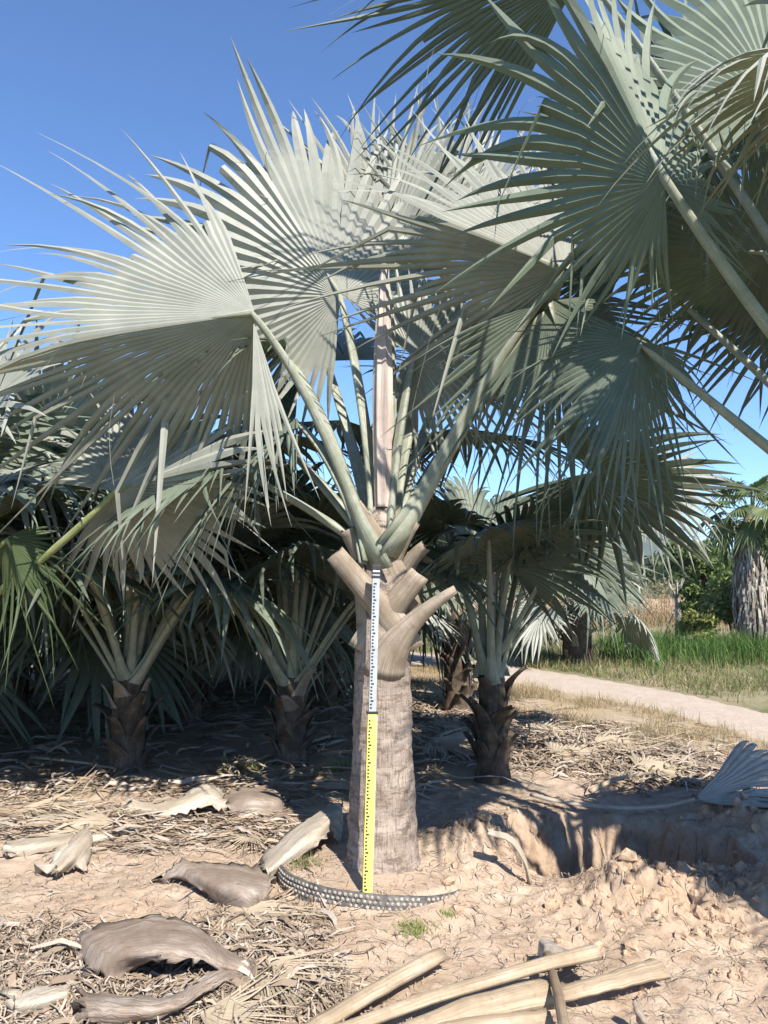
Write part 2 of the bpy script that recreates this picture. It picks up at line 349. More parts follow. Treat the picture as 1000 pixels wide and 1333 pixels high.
cols = np.stack([np.clip(gr, 0, 1), np.clip(dry, 0, 1), dug, np.ones_like(gr)], -1).reshape(-1, 4)
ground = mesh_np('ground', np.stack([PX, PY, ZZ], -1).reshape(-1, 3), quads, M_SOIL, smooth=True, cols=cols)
tag(ground, None, None, kind='structure')

# path: a low slab with irregular edges
def strip(lo, hi, z0, z1, sub=14):
    L = []; Rr = []
    for k in range(len(lo) - 1):
        for j in range(sub):
            t = j / sub; L.append(lo[k].lerp(lo[k + 1], t)); Rr.append(hi[k].lerp(hi[k + 1], t))
    vs = []; fs = []
    for i, (a, b) in enumerate(zip(L, Rr)):
        d = (b - a).normalized(); e = 0.16
        a2 = a + d * e * vnoise(i * 0.8, 1.5) * 2; b2 = b + d * e * vnoise(i * 0.8, 7.5) * 2
        vs += [(a2.x, a2.y, z0), (a2.x, a2.y, z1), (*(a2.lerp(b2, .33)).xy, z1 + .02), (*(a2.lerp(b2, .66)).xy, z1 + .02), (b2.x, b2.y, z1), (b2.x, b2.y, z0)]
        if i:
            for q in range(5): fs.append(((i - 1) * 6 + q, i * 6 + q, i * 6 + q + 1, (i - 1) * 6 + q + 1))
    return vs, fs
vs, fs = strip(path_lo, path_hi, -0.08, 0.0)
tag(mesh_obj('path', vs, fs, M_PATH, smooth=False), None, None, kind='structure')

# ------------------------------------------------------------------ palm building blocks
def blade_mesh(hub, axis, normal, R, nseg=42, span=250, fold=18, split=0.5, droop=0.15, costa=0.14, seed=0, bent=0.08, pleat=0.52, back=0.62, tipj=0.16, wave=0.0):
    r_ = np.random.default_rng(seed)
    a = np.array(axis.normalized()); n = np.array(normal); n = n - a * n.dot(a); n /= np.linalg.norm(n); s = np.cross(n, a)
    g = np.array((0, 0, -1.0)); sp = math.radians(span); f = math.radians(fold); dt = sp / nseg
    ph = r_.random() * 6
    def P(t, r):                          # t (...), r (...): unjittered blade surface
        t = t[..., None]; r = r[..., None]
        ff = f * (1 + wave * np.sin(3 * t + ph))
        d = np.cos(t) * a + np.sin(t) * np.cos(ff) * s + np.abs(np.sin(t)) * np.sin(ff) * n
        o = a * costa * R * np.maximum(0, np.cos(t)) ** 2 * np.minimum(1, r / (0.3 * R)) - n * 0.05 * R * np.maximum(0, np.cos(t)) ** 3 * (r / R) ** 2
        q = r / R
        return d * r * (1 - 0.25 * droop * q ** 2) + o + g * droop * R * q ** 2.6
    i = np.arange(nseg); t = -sp / 2 + (i + 0.5) * dt
    Ri = R * (back + (1 - back) * np.maximum(0, np.cos(t * 0.62)) ** 1.0) * (1 + r_.normal(0, 0.035, nseg))
    rs = split * Ri * (1 + r_.normal(0, 0.05, nseg))
    fr = np.array([0.03, 0.2, 0.45, 0.72, 1.0]); q = np.array([0.12, 0.3, 0.5, 0.7, 0.86, 1.0])
    nst = len(fr) + len(q)
    out = np.zeros((nseg, nst, 3, 3)); uv = np.zeros((nseg, nst, 3, 2))
    for k in range(len(fr)):
        r = rs * fr[k]
        e0 = P(t - dt / 2, r); e1 = P(t + dt / 2, r); m = P(t, r); wv = e1 - e0
        nn = np.cross(m, wv); nn /= np.linalg.norm(nn, axis=1, keepdims=True) + 1e-9
        out[:, k, 0] = e0; out[:, k, 2] = e1; out[:, k, 1] = m + nn * pleat * 0.5 * np.linalg.norm(wv, axis=1, keepdims=True)
    wv = P(t + dt / 2, rs) - P(t - dt / 2, rs); ws = np.linalg.norm(wv, axis=1, keepdims=True); pv = wv / ws
    base_nn = nn
    jit = r_.normal(0, tipj, (nseg, 3)) * np.array([1, 1, 0.8]); dj = np.abs(r_.normal(0, 0.10, nseg))
    tw = r_.normal(0, 0.5, nseg)
    bentm = r_.random(nseg) < bent; bq = r_.uniform(0.15, 0.6, nseg)
    prev = out[:, len(fr) - 1, :].mean(1); prevr = rs.copy()
    dd = P(t, Ri) - P(t, rs); dd /= np.linalg.norm(dd, axis=1, keepdims=True); hdir = g * 0.85 + 0.35 * dd + r_.normal(0, 0.28, (nseg, 3)); hdir /= np.linalg.norm(hdir, axis=1, keepdims=True)
    for k in range(len(q)):
        r = rs + (Ri - rs) * q[k]
        c = P(t, r) + (jit * (q[k] ** 1.6)[None] if False else jit * q[k] ** 1.6 * R * 0.5) + g * (dj * q[k] ** 2 * R * 0.6)[:, None]
        hang = bentm & (q[k] > bq)
        step = (r - prevr)[:, None]
        cb = prev + step * hdir
        c = np.where(hang[:, None], cb, c)
        taper = (1 + 0.12 * math.sin(q[k] * 3)) * (1 - q[k]) ** 0.8 if q[k] < 1 else 0.02
        ang = tw * q[k]
        side = pv * np.cos(ang)[:, None] + base_nn * np.sin(ang)[:, None]
        nn2 = base_nn * np.cos(ang)[:, None] - pv * np.sin(ang)[:, None]
        hw = ws * 0.5 * taper
        kk = len(fr) + k
        out[:, kk, 0] = c - side * hw; out[:, kk, 2] = c + side * hw; out[:, kk, 1] = c + nn2 * pleat * hw * 1.15
        prev = c; prevr = r
    allr = np.concatenate([rs[:, None] * fr[None], rs[:, None] + (Ri - rs)[:, None] * q[None]], 1) / Ri[:, None]
    for l, u in enumerate((0.04, 0.5, 0.96)):
        uv[:, :, l, 0] = i[:, None] + u; uv[:, :, l, 1] = allr
    # loose white threads between the segments
    th = []
    for k in np.nonzero(r_.random(nseg) < 0.16)[0]:
        p0 = out[k, len(fr) - 1, 2]; d0 = out[k, nst - 2, 1] - p0; d0 = d0 / (np.linalg.norm(d0) + 1e-9); Lk = r_.uniform(0.12, 0.32) * R; sw = r_.normal(0, 0.35, 3)
        th.append([p0 + d0 * Lk * q_ + (sw * q_ ** 2 + g * 0.5 * q_ ** 2) * Lk for q_ in (0, 0.3, 0.6, 0.85, 1.0)])
    out += np.array(hub)
    id_ = np.arange(nseg * nst * 3).reshape(nseg, nst, 3)
    qd = np.stack([id_[:, :-1, :-1], id_[:, :-1, 1:], id_[:, 1:, 1:], id_[:, 1:, :-1]], -1).reshape(-1, 4)
    keep = np.repeat(r_.random(nseg) > 0.025, (nst - 1) * 2) | (np.tile(np.repeat(np.arange(nst - 1), 2), nseg) < len(fr) + 1); qd = qd[keep]   # a few torn-off tips
    vs = out.reshape(-1, 3); uv = uv.reshape(-1, 2)
    if th:
        T_ = np.array(th) + np.array(hub); m = len(T_); off = np.array([0.0018, 0.0, 0.0018]); tv = np.stack([T_ - off, T_ + off], 2).reshape(-1, 3)
        ti = np.arange(m * 10).reshape(m, 5, 2) + len(vs); tq = np.stack([ti[:, :-1, 0], ti[:, :-1, 1], ti[:, 1:, 1], ti[:, 1:, 0]], -1).reshape(-1, 4)
        vs = np.concatenate([vs, tv]); qd = np.concatenate([qd, tq]); uv = np.concatenate([uv, np.tile([[0.5, 0.3]], (len(tv), 1))])
    return vs, qd, uv

def bez(p0, p1, p2, p3, n):
    o = []
    for k in range(n + 1):
        t = k / n; o.append(p0 * (1 - t) ** 3 + p1 * 3 * t * (1 - t) ** 2 + p2 * 3 * t * t * (1 - t) + p3 * t ** 3)
    return o
def sweep(path, outs, W, T, curv, nu=7, caps=True):
    """crescent-section sweep: W width, T thickness, curv how far the edges fall back from the middle"""
    vs = VL(); vs.uv = []; fs = []; n = len(path); ln = 0.0; rofs = random.uniform(0, 9)
    for k in range(n):
        if k: ln += (path[k] - path[k - 1]).length
        p = path[k]; tan = (path[min(k + 1, n - 1)] - path[max(k - 1, 0)]).normalized()
        o = outs[k] if isinstance(outs, list) else outs
        o = (o - tan * o.dot(tan)).normalized(); s = tan.cross(o)
        for lay in (0, 1):
            rngu = range(nu) if lay == 0 else range(nu - 1, -1, -1)
            for j in rngu:
                u = -1 + 2 * j / (nu - 1)
                th = T[k] * (1 - 0.65 * u * u) * (0.5 if lay == 0 else -0.5)
                vs.append(p + s * (W[k] / 2 * u) + o * (th - curv[k] * u * u)); vs.uv.append((rofs + lay * 0.5 + u * W[0] * 0.5, ln + rofs))
    m = 2 * nu
    for k in range(n - 1):
        for j in range(m):
            j2 = (j + 1) % m
            fs.append((k * m + j, k * m + j2, (k + 1) * m + j2, (k + 1) * m + j))
    if caps:
        fs.append(tuple(range(m - 1, -1, -1))); fs.append(tuple((n - 1) * m + j for j in range(m)))
    return vs, fs
def tube(path, rad, sides=8, squash=1.0, caps=True):
    vs = VL(); vs.uv = []; fs = []; n = len(path); up = Vector((0.03, 0.02, 1)); ln = 0.0; rofs = random.uniform(0, 9)
    for k in range(n):
        if k: ln += (path[k] - path[k - 1]).length
        tan = (path[min(k + 1, n - 1)] - path[max(k - 1, 0)]).normalized()
        s = tan.cross(up); s = s.normalized() if s.length > 1e-3 else Vector((1, 0, 0)); o = s.cross(tan)
        for j in range(sides):
            t = 2 * math.pi * j / sides; vs.append(path[k] + s * math.cos(t) * rad[k] + o * math.sin(t) * rad[k] * squash); vs.uv.append((rofs + t * rad[0], ln + rofs))
    for k in range(n - 1):
        for j in range(sides):
            j2 = (j + 1) % sides; fs.append((k * sides + j, k * sides + j2, (k + 1) * sides + j2, (k + 1) * sides + j))
    if caps:
        fs.append(tuple(range(sides - 1, -1, -1))); fs.append(tuple((n - 1) * sides + j for j in range(sides)))
    return vs, fs

_seed = [100]
def frond(palm, base, hub, axis, normal, R, mat=None, pmat=None, via=None, pr=(0.05, 0.02), fold=18, flare=True, **kw):
    """one leaf: the fan blade with its petiole as sub-part"""
    _seed[0] += 1
    axis = axis.normalized()
    vs, qd, uv = blade_mesh(hub, axis, normal, R, seed=_seed[0], fold=fold, **kw)
    fo = mesh_np('frond', vs, qd, mat or M_SILVER, uv=uv); adopt(fo, palm)
    L = (hub - base).length
    v1 = via if via is not None else base + (hub - base) * 0.4 + Vector((0, 0, 0.06 * L))
    pts = bez(base, base.lerp(v1, 0.85), hub.lerp(v1, 0.55), hub + axis * 0.02, 14)
    pts.append(hub + axis * 0.16 * R - normal.normalized() * 0.01)
    n = len(pts); W = []; T = []
    for k in range(n):
        t = k / (n - 1); r = pr[0] * (1 - t) + pr[1] * t
        fl = 1 + (1.9 * max(0, 1 - t / 0.16) ** 1.3 if flare else 0)
        W.append(2 * r * fl); T.append(2 * r * 0.62 * (1 - 0.3 * max(0, 1 - t / 0.16)))
    W[-1] *= 0.3; T[-1] *= 0.3
    out = Vector(((hub - base).x, (hub - base).y, -0.35 * L)).normalized() if (hub - base).xy.length > 0.1 * L else Vector((0, -1, 0.1))
    pv, pf = sweep(pts, out, W, T, [x * 0.16 for x in W], 5)
    po = mesh_obj('petiole', pv, pf, pmat or M_PETIOLE, smooth=True)
    po.parent = fo; po.matrix_parent_inverse = Matrix.Identity(4); 
    return fo
def boot(palm, center, ang, z0, length, lean, out_end, W0=0.30, W1=0.10, rad=0.17, mat=None, T1=0.05):
    """a cut leaf base clasping the trunk"""
    dirv = lambda a: Vector((math.cos(a), math.sin(a), 0))
    p0 = center + dirv(ang) * (rad * 0.92) + Vector((0, 0, z0)); 
    p1 = center + dirv(ang + lean * 0.35) * (rad + 0.02) + Vector((0, 0, z0 + length * 0.38))
    p3 = center + dirv(ang + lean) * (rad + out_end) + Vector((0, 0, z0 + length))
    p2 = p1.lerp(p3, 0.5) - dirv(ang + lean) * 0.03 + Vector((0, 0, length * 0.06))
    pts = bez(p0, p1, p2, p3, 8); n = 9
    outs = [dirv(ang + lean * k / 8) - Vector((0, 0, 0.35 * k / 8)) for k in range(n)]
    W = [W0 + (W1 - W0) * (k / 8) ** 0.7 for k in range(n)]; T = [0.016 + (T1 - 0.016) * (k / 8) for k in range(n)]
    curv = [(W[k] / 2) ** 2 / (2 * rad) * (1 - 0.55 * k / 8) for k in range(n)]
    v, f = sweep(pts, outs, W, T, curv, 7)
    # ragged cut
    for q in range(8 * 14, 9 * 14): v[q] = v[q] + (pts[8] - pts[7]).normalized() * random.uniform(-0.012, 0.016)
    return adopt(mesh_obj('leaf_base', v, f, mat or M_BOOT, smooth=True), palm)
def revolve(cx, cy, prof, sides=48, rough=0.0, rs=6.0):
    vs = VL(); vs.uv = []; fs = []
    for k, (z, r) in enumerate(prof):
        for j in range(sides):
            t = 2 * math.pi * j / sides
            rr = r * (1 + rough * float(fbm(np.array(math.cos(t) * 2 + 9 + z * rs * 0.3), np.array(math.sin(t) * 2 + z * rs), 3)))
            vs.append((cx + math.cos(t) * rr, cy + math.sin(t) * rr, z)); vs.uv.append((abs(t - math.pi) * prof[0][1], z))
    for k in range(len(prof) - 1):
        for j in range(sides):
            j2 = (j + 1) % sides; fs.append((k * sides + j, k * sides + j2, (k + 1) * sides + j2, (k + 1) * sides + j))
    fs.append(tuple((len(prof) - 1) * sides + j for j in range(sides)))
    return vs, fs
def spear(palm, base, top, r=0.05, mat=None):
    pts = [base.lerp(top, k / 10) for k in range(11)]
    v, f = tube(pts, [r * (0.75 + 0.45 * math.sin(min(1, k / 10 * 1.6) * 1.57)) * (1 - (k / 10) ** 3 * 0.9) for k in range(11)], 14)
    for i, p in enumerate(v):               # pleats
        if i % 2: c = pts[i // 14]; v[i] = c + (p - c) * 0.78
    return adopt(mesh_obj('spear_leaf', v, f, mat or M_SPEAR), palm)

def crown(palm, top, n, R, plen, mats, pm=None, el=(82, -5), rot=0.0, fold=(-26, 22), droop=(0.08, 0.3), seed=1, pr=(0.042, 0.016), nseg=36, skip=None, dead=0):
    r_ = random.Random(seed)
    for k in range(n):
        t = (k + 0.5) / n
        az = rot + k * 2.39996 + r_.uniform(-0.2, 0.2); e = math.radians(el[0] + (el[1] - el[0]) * t ** 0.85 + r_.uniform(-6, 6))
        if skip and skip(az % (2 * math.pi), e): continue
        o = Vector((math.cos(az), math.sin(az), 0)); L = plen * r_.uniform(0.85, 1.15) * (0.75 + 0.3 * t)
        base = top + o * 0.06 + Vector((0, 0, -0.22 * t)); hub = top + (o * math.cos(e) + Vector((0, 0, math.sin(e)))) * L + Vector((0, 0, -0.1 * t))
        e2 = e - math.radians(18 + 30 * t + r_.uniform(-8, 14))
        ax = o * math.cos(e2) + Vector((0, 0, math.sin(e2))); sd = Vector((-o.y, o.x, 0))
        nm = ax.cross(sd); nm = -nm if nm.z < 0 and e2 > -1.2 else nm
        nm = (nm + sd * r_.uniform(-0.4, 0.4)).normalized()
        via = base + (hub - base) * 0.45 + Vector((0, 0, 0.10 * L))
        frond(palm, base, hub, ax, nm, R * r_.uniform(0.85, 1.1), r_.choice(mats), pm, via, pr, r_.uniform(*fold), nseg=nseg, span=r_.uniform(225, 285), droop=r_.uniform(*droop) + 0.12 * t, bent=0.10, wave=0.35)

def young_palm(name, label, x, y, th, n, R, plen, seed, mats, group, tr=0.15, boots=18, pm=None, rot=0.0, el=(82, 0), lean=(0, 0), bm=None, nseg=36, skip=None):
    z = hz(x, y); p = empty(name, (x, y, z)); tag(p, label, 'palm', group)
    r_ = random.Random(seed)
    prof = [(z - 0.08, tr * 1.25), (z + 0.05, tr * 1.15)] + [(z + th * k / 6, tr * (1.05 - 0.12 * k / 6)) for k in range(1, 7)] + [(z + th + 0.22, tr * 0.55), (z + th + 0.3, tr * 0.3)]
    v, f = revolve(x, y, prof, 20, 0.12)
    adopt(mesh_obj('trunk', v, f, M_BOOTDK, smooth=True), p)
    c = Vector((x, y, z))
    for k in range(boots):
        t = k / max(1, boots - 1)
        boot(p, c, rot + k * 2.39996 + r_.uniform(-.15, .15), th * (0.02 + 0.82 * t), r_.uniform(0.18, 0.32), r_.uniform(-0.6, 0.6), r_.uniform(0.07, 0.2), 0.22, r_.uniform(0.04, 0.08), tr * 0.92, bm or (M_BOOTDK if t < 0.75 else M_BOOT), 0.035)
    crown(p, Vector((x, y, z + th + 0.12)), n, R, plen, mats, pm, el, rot, seed=seed, nseg=nseg, skip=skip)
    spear(p, Vector((x, y, z + th)), Vector((x + 0.03, y, z + th + plen * 1.1)), 0.028)
    return p

# ------------------------------------------------------------------ the tall palm
palm = empty('fan_palm', TR); tag(palm, 'tall silver fan palm with ringed grey trunk behind the yellow measuring staff', 'palm', 'silver fan palms')
prof = []
for k in range(64):
    z = -0.03 + 1.36 * k / 63; t = k / 63
    r = 0.168 + 0.055 * (1 - t) ** 1.5 + 0.045 * max(0, 1 - z / 0.22) ** 2
    r *= 1 + 0.014 * math.sin(z * 62 + 2.5 * math.sin(z * 9)) * (0.4 + abs(math.sin(z * 5))) + 0.006 * math.sin(z * 150)
    prof.append((z, r))
prof += [(1.45, 0.16), (1.9, 0.12), (2.2, 0.07)]
v, f = revolve(TR.x, TR.y, prof, 72, 0.07)
adopt(mesh_obj('trunk', v, f, M_TRUNK, smooth=True), palm)
def hero_boot(pix, Y, W, T, mat=M_BOOT, o=(0, -1, 0.05), curv=0.2):
    p = [at(a, b, yy) for (a, b), yy in zip(pix, Y)]
    pts = bez(p[0], p[1], p[2], p[3], 12); n = 13
    Ws = [float(np.interp(k / 12, np.linspace(0, 1, len(W)), W)) for k in range(n)]; Ts = [float(np.interp(k / 12, np.linspace(0, 1, len(T)), T)) for k in range(n)]
    Ws = [x * 0.77 for x in Ws]
    v, f = sweep(pts, Vector(o), Ws, [x * 0.75 for x in Ts], [x * curv * float(np.interp(k / 12, [0, .5, 1], [1.0, 0.75, 0.45])) for k, x in enumerate(Ws)], 9)
    for q in range(12 * 18, 13 * 18): v[q] = v[q] + (pts[12] - pts[11]).normalized() * random.uniform(-0.01, 0.012)
    return adopt(mesh_obj('leaf_base', v, f, mat, smooth=True), palm)
F = 4.36
for k in range(9):                          # bases round the sides and back
    boot(palm, Vector((TR.x, TR.y, 0)), math.radians(-10 + k * 25), 1.22 + 0.055 * ((k * 5) % 9), 0.42, random.uniform(-.4, .4), random.uniform(0.0, 0.04), 0.26, 0.09, 0.15, M_BOOT)
hero_boot([(500, 884), (505, 838), (540, 800), (592, 768)], [F + .02, F - .02, F - .03, F - .10], [0.33, 0.27, 0.17, 0.11, 0.065], [0.03, 0.06, 0.06, 0.045], M_BOOTORANGE if False else M_BOOT, (0.1, -1, 0.1), 0.22)
hero_boot([(528, 850), (510, 800), (480, 775), (437, 722)], [F + .06, F + .03, F + .01, F - .06], [0.30, 0.26, 0.20, 0.17, 0.15], [0.03, 0.06, 0.07, 0.06], M_BOOT, (-0.15, -1, 0.1), 0.22)
hero_boot([(478, 850), (490, 815), (520, 780), (546, 748)], [F + .08, F + .06, F + .03, F - .02], [0.30, 0.24, 0.19, 0.16], [0.03, 0.05, 0.06, 0.05], M_BOOT, (0.2, -1, 0.1), 0.22)
hero_boot([(530, 800), (515, 745), (492, 705), (462, 655)], [F + .12, F + .09, F + .06, F + .02], [0.26, 0.22, 0.16, 0.10], [0.03, 0.05, 0.05, 0.045], M_BOOT, (-0.15, -1, 0.1), 0.22)
hero_boot([(485, 800), (495, 755), (512, 715), (540, 678)], [F + .13, F + .1, F + .08, F + .04], [0.26, 0.22, 0.16, 0.10], [0.03, 0.05, 0.05, 0.045], M_BOOT, (0.2, -1, 0.1), 0.22)
hero_boot([(500, 790), (520, 755), (535, 725), (553, 712)], [F + .2, F + .17, F + .14, F + .1], [0.24, 0.18, 0.12, 0.10], [0.03, 0.05, 0.05, 0.04], M_BOOT, (0.3, -1, 0.1), 0.22)
hero_boot([(500, 770), (482, 740), (462, 710), (452, 690)], [F + .2, F + .17, F + .14, F + .1], [0.26, 0.2, 0.15, 0.12], [0.03, 0.05, 0.05, 0.04], M_BOOT, (-0.3, -1, 0.1), 0.22)

spear(palm, at(498, 660, 4.5), at(500, 330, 4.5), 0.062)
spear(palm, at(508, 650, 4.58), at(512, 400, 4.62), 0.03, M_PETIOLE)
CB = lambda dx, dy, Y=4.45: at(497 + dx * 0.7, 722 + dy, Y)
kw = dict(pr=(0.05, 0.024), nseg=52)
# left big leaf: a ridge along its horizontal costa, upper wing in the sun, lower wing turned from it
frond(palm, CB(-12, 20), at(332, 408, 4.12), V(-0.98, -0.16, 0.10), V(-0.05, -0.30, 1), 1.85, via=at(415, 520, 4.3), fold=-34, span=166, split=0.40, droop=0.10, bent=0.06, back=0.60, tipj=0.2, **kw)
# leaf facing the viewer left of the spear
frond(palm, CB(-10, -10, 4.55), at(443, 385, 4.75), V(-0.5, 0.86, 0.05), V(0.15, -0.1, 1), 1.6, via=at(478, 540, 4.6), fold=-14, span=290, split=0.50, droop=0.03, bent=0.03, back=0.58, tipj=0.16, **kw)
# upright leaves behind the spear
frond(palm, CB(2, -10, 4.62), at(500, 345, 5.0), V(-0.02, 1, -0.05), V(-0.1, 0.1, 1), 1.25, via=at(492, 520, 4.75), fold=18, span=190, split=0.5, droop=0.02, bent=0.03, **kw)
frond(palm, CB(10, -10, 4.62), at(590, 330, 5.25), V(0.3, 1, -0.05), V(0.1, 0.2, 1), 1.15, via=at(540, 510, 4.8), fold=20, span=210, split=0.5, droop=0.04, bent=0.03, **kw)
# leaf fanning to the right of the spear
frond(palm, CB(6, -5, 4.5), at(536, 462, 4.62), V(0.9, 0.15, 0.12), V(-0.2, -0.1, 1), 0.85, via=at(520, 560, 4.5), fold=-10, span=270, split=0.45, droop=0.1, bent=0.08, back=0.7, **kw)
# right leaf: petiole sweeps up to the right, blade thrown back left
frond(palm, CB(22, -8), at(738, 352, 3.95), V(-0.93, 0.36, 0.1), V(0.12, -0.28, 1), 1.42, via=at(610, 520, 4.3), fold=-34, span=205, split=0.38, droop=0.08, bent=0.15, tipj=0.2, **kw)
frond(palm, CB(26, 4), at(716, 392, 4.06), V(0.2, -0.95, 0.1), V(0.1, -0.6, 0.9), 1.1, via=at(612, 530, 4.3), fold=-20, span=190, split=0.40, droop=0.12, bent=0.10, mat=M_GREY, tipj=0.2, **kw)
# lower left leaves behind
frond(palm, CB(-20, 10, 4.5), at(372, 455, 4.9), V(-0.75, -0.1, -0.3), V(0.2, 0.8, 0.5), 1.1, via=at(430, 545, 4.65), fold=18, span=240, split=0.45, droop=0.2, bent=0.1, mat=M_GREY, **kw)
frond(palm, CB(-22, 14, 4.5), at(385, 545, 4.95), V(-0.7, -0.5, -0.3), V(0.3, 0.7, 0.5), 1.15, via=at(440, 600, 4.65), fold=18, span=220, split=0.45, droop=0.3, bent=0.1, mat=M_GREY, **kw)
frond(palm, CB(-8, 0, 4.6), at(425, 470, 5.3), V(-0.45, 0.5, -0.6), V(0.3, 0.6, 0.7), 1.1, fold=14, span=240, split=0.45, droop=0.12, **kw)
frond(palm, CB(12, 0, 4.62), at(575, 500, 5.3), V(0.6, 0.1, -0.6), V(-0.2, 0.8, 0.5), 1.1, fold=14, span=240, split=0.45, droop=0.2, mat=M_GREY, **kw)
for hx, hy, hz_, a_, R_ in ((-0.85, 5.35, 2.85, (-0.6, 0.1, -0.6), 1.2), (-0.3, 5.7, 3.0, (-0.2, 0.2, -0.9), 1.2), (-1.1, 4.95, 2.55, (-0.8, -0.2, -0.4), 1.1), (0.55, 5.5, 2.9, (0.5, 0.1, -0.8), 1.15)):
    frond(palm, CB(-6 if hx < 0 else 8, 6, 4.58), Vector((hx, hy, hz_)), V(*a_), V(0.2 * (1 if hx < 0 else -1), 0.9, 0.35), R_, fold=-12, span=250, split=0.46, droop=0.2, bent=0.1, mat=M_GREY, tipj=0.18, **kw)
# dry strip hanging below the left leaf's hub
v_, q_, u_ = blade_mesh(at(330, 418, 4.08), V(0.18, -1, 0.1), V(0.3, 0, 1), 0.95, nseg=7, span=26, fold=5, split=0.45, droop=0.05, seed=3, bent=0, back=0.6)
adopt(mesh_np('hanging_leaf_strip', v_, q_, M_SILVER, uv=u_), palm)

# ------------------------------------------------------------------ neighbour palm on the right (trunk outside the picture)
RPX, RPY = 2.45, 3.05
rp = empty('fan_palm', (RPX, RPY, hz(RPX, RPY))); tag(rp, 'silver fan palm whose big leaves reach over the dug trench', 'palm', 'silver fan palms')
prof = [(-0.15 + 1.55 * k / 20, 0.22 - 0.04 * k / 20) for k in range(21)] + [(1.6, 0.14), (1.8, 0.07)]
v, f = revolve(RPX, RPY, prof, 40, 0.04); adopt(mesh_obj('trunk', v, f, M_TRUNK, smooth=True), rp)
for k in range(14): boot(rp, Vector((RPX, RPY, 0)), k * 2.39996, 0.75 + 0.05 * k, 0.4, random.uniform(-.5, .5), random.uniform(.04, .12), 0.32, 0.1, 0.18)
RT = Vector((RPX, RPY, 1.7))
kw = dict(pr=(0.043, 0.019), nseg=52)
# the big leaf facing the viewer
frond(rp, RT + Vector((-.05, -.05, 0)), at(866, 238, 2.9), V(-0.42, 0.9, 0.12), V(0.1, -0.28, 1), 1.22, via=at(985, 425, 2.95), fold=-44, span=318, split=0.44, droop=0.10, bent=0.2, mat=M_SAGE, back=0.42, tipj=0.16, **kw)
# second petiole with the drooping dark leaf
frond(rp, RT + Vector((-.08, 0, -.05)), at(835, 445, 3.35), V(-0.35, -0.9, 0.1), V(-0.15, -0.5, 0.9), 0.75, via=at(980, 570, 3.2), fold=-28, span=230, split=0.42, droop=0.2, bent=0.12, mat=M_GREY, tipj=0.2, **kw)
# leaves above and right
frond(rp, RT + Vector((-.02, -.02, .1)), at(1010, 130, 3.5), V(0.1, 0.95, -0.2), V(-0.4, 0.1, 0.9), 1.25, fold=12, span=280, split=0.5, droop=0.08, bent=0.12, mat=M_SAGE, **kw)
frond(rp, RT + Vector((0, -.03, .1)), Vector((1.66, 2.38, 3.5)), V(-0.75, 0.05, 0.1), V(0.15, 1, 0.15), 0.78, fold=-8, span=230, split=0.42, droop=0.42, bent=0.3, **kw)
frond(rp, RT + Vector((-.02, .05, .1)), at(760, -42, 3.7), V(-1, 0.05, 0.1), V(0, -0.5, 0.8), 1.35, fold=-22, span=150, split=0.45, droop=0.14, bent=0.1, mat=M_GREY, **kw)
frond(rp, RT + Vector((-.05, .05, .05)), at(1000, 330, 3.6), V(-0.75, 0.15, -0.2), V(0.1, -0.7, 0.7), 0.85, fold=-12, span=230, split=0.5, droop=0.1, mat=M_GREY, **kw)
frond(rp, RT + Vector((.05, .08, .05)), at(1080, 380, 3.8), V(-0.7, 0.3, -0.3), V(0.1, -0.7, 0.7), 0.9, fold=12, span=220, split=0.5, droop=0.1, mat=M_GREY, **kw)
frond(rp, RT + Vector((-.05, .06, .1)), at(935, 215, 3.9), V(-0.55, 0.8, 0.0), V(0.1, -0.6, 0.8), 1.2, fold=-20, span=270, split=0.42, droop=0.1, bent=0.15, mat=M_GREY, tipj=0.2, **kw)
frond(rp, RT + Vector((-.06, .06, .05)), at(815, 335, 4.3), V(-0.3, 0.95, 0.0), V(0.1, -0.5, 0.8), 1.05, fold=-20, span=280, split=0.42, droop=0.12, bent=0.15, mat=M_GREY, tipj=0.2, **kw)
# leaves on the side towards the sun
frond(rp, RT + Vector((.03, -.06, .1)), Vector((3.1, 2.2, 3.0)), V(0.1, 0.3, 0.9), V(0.1, 0.9, -0.2), 1.15, fold=10, span=250, split=0.5, droop=0.15, **kw)
frond(rp, RT + Vector((.05, -.06, .0)), Vector((3.3, 1.9, 2.2)), V(0.3, -0.1, 1), V(0, 1, 0), 1.15, fold=10, span=250, split=0.5, droop=0.2, **kw)
frond(rp, RT + Vector((-.05, -.04, .1)), Vector((2.0, 2.6, 3.6)), V(-0.5, 0.75, 0.3), V(0.4, 0.7, 0.2), 1.2, fold=10, span=270, split=0.5, droop=0.12, **kw)
crown(rp, RT + Vector((0, 0, .1)), 11, 1.25, 1.35, [M_SILVER], None, (75, 35), 0.3, seed=77, nseg=40, skip=lambda a, e: math.cos(a) < -0.3 or (math.sin(a) > 0 and math.cos(a) < 0.6) or math.sin(a) < -0.45)
spear(rp, RT, RT + Vector((0.03, 0, 1.6)), 0.055)

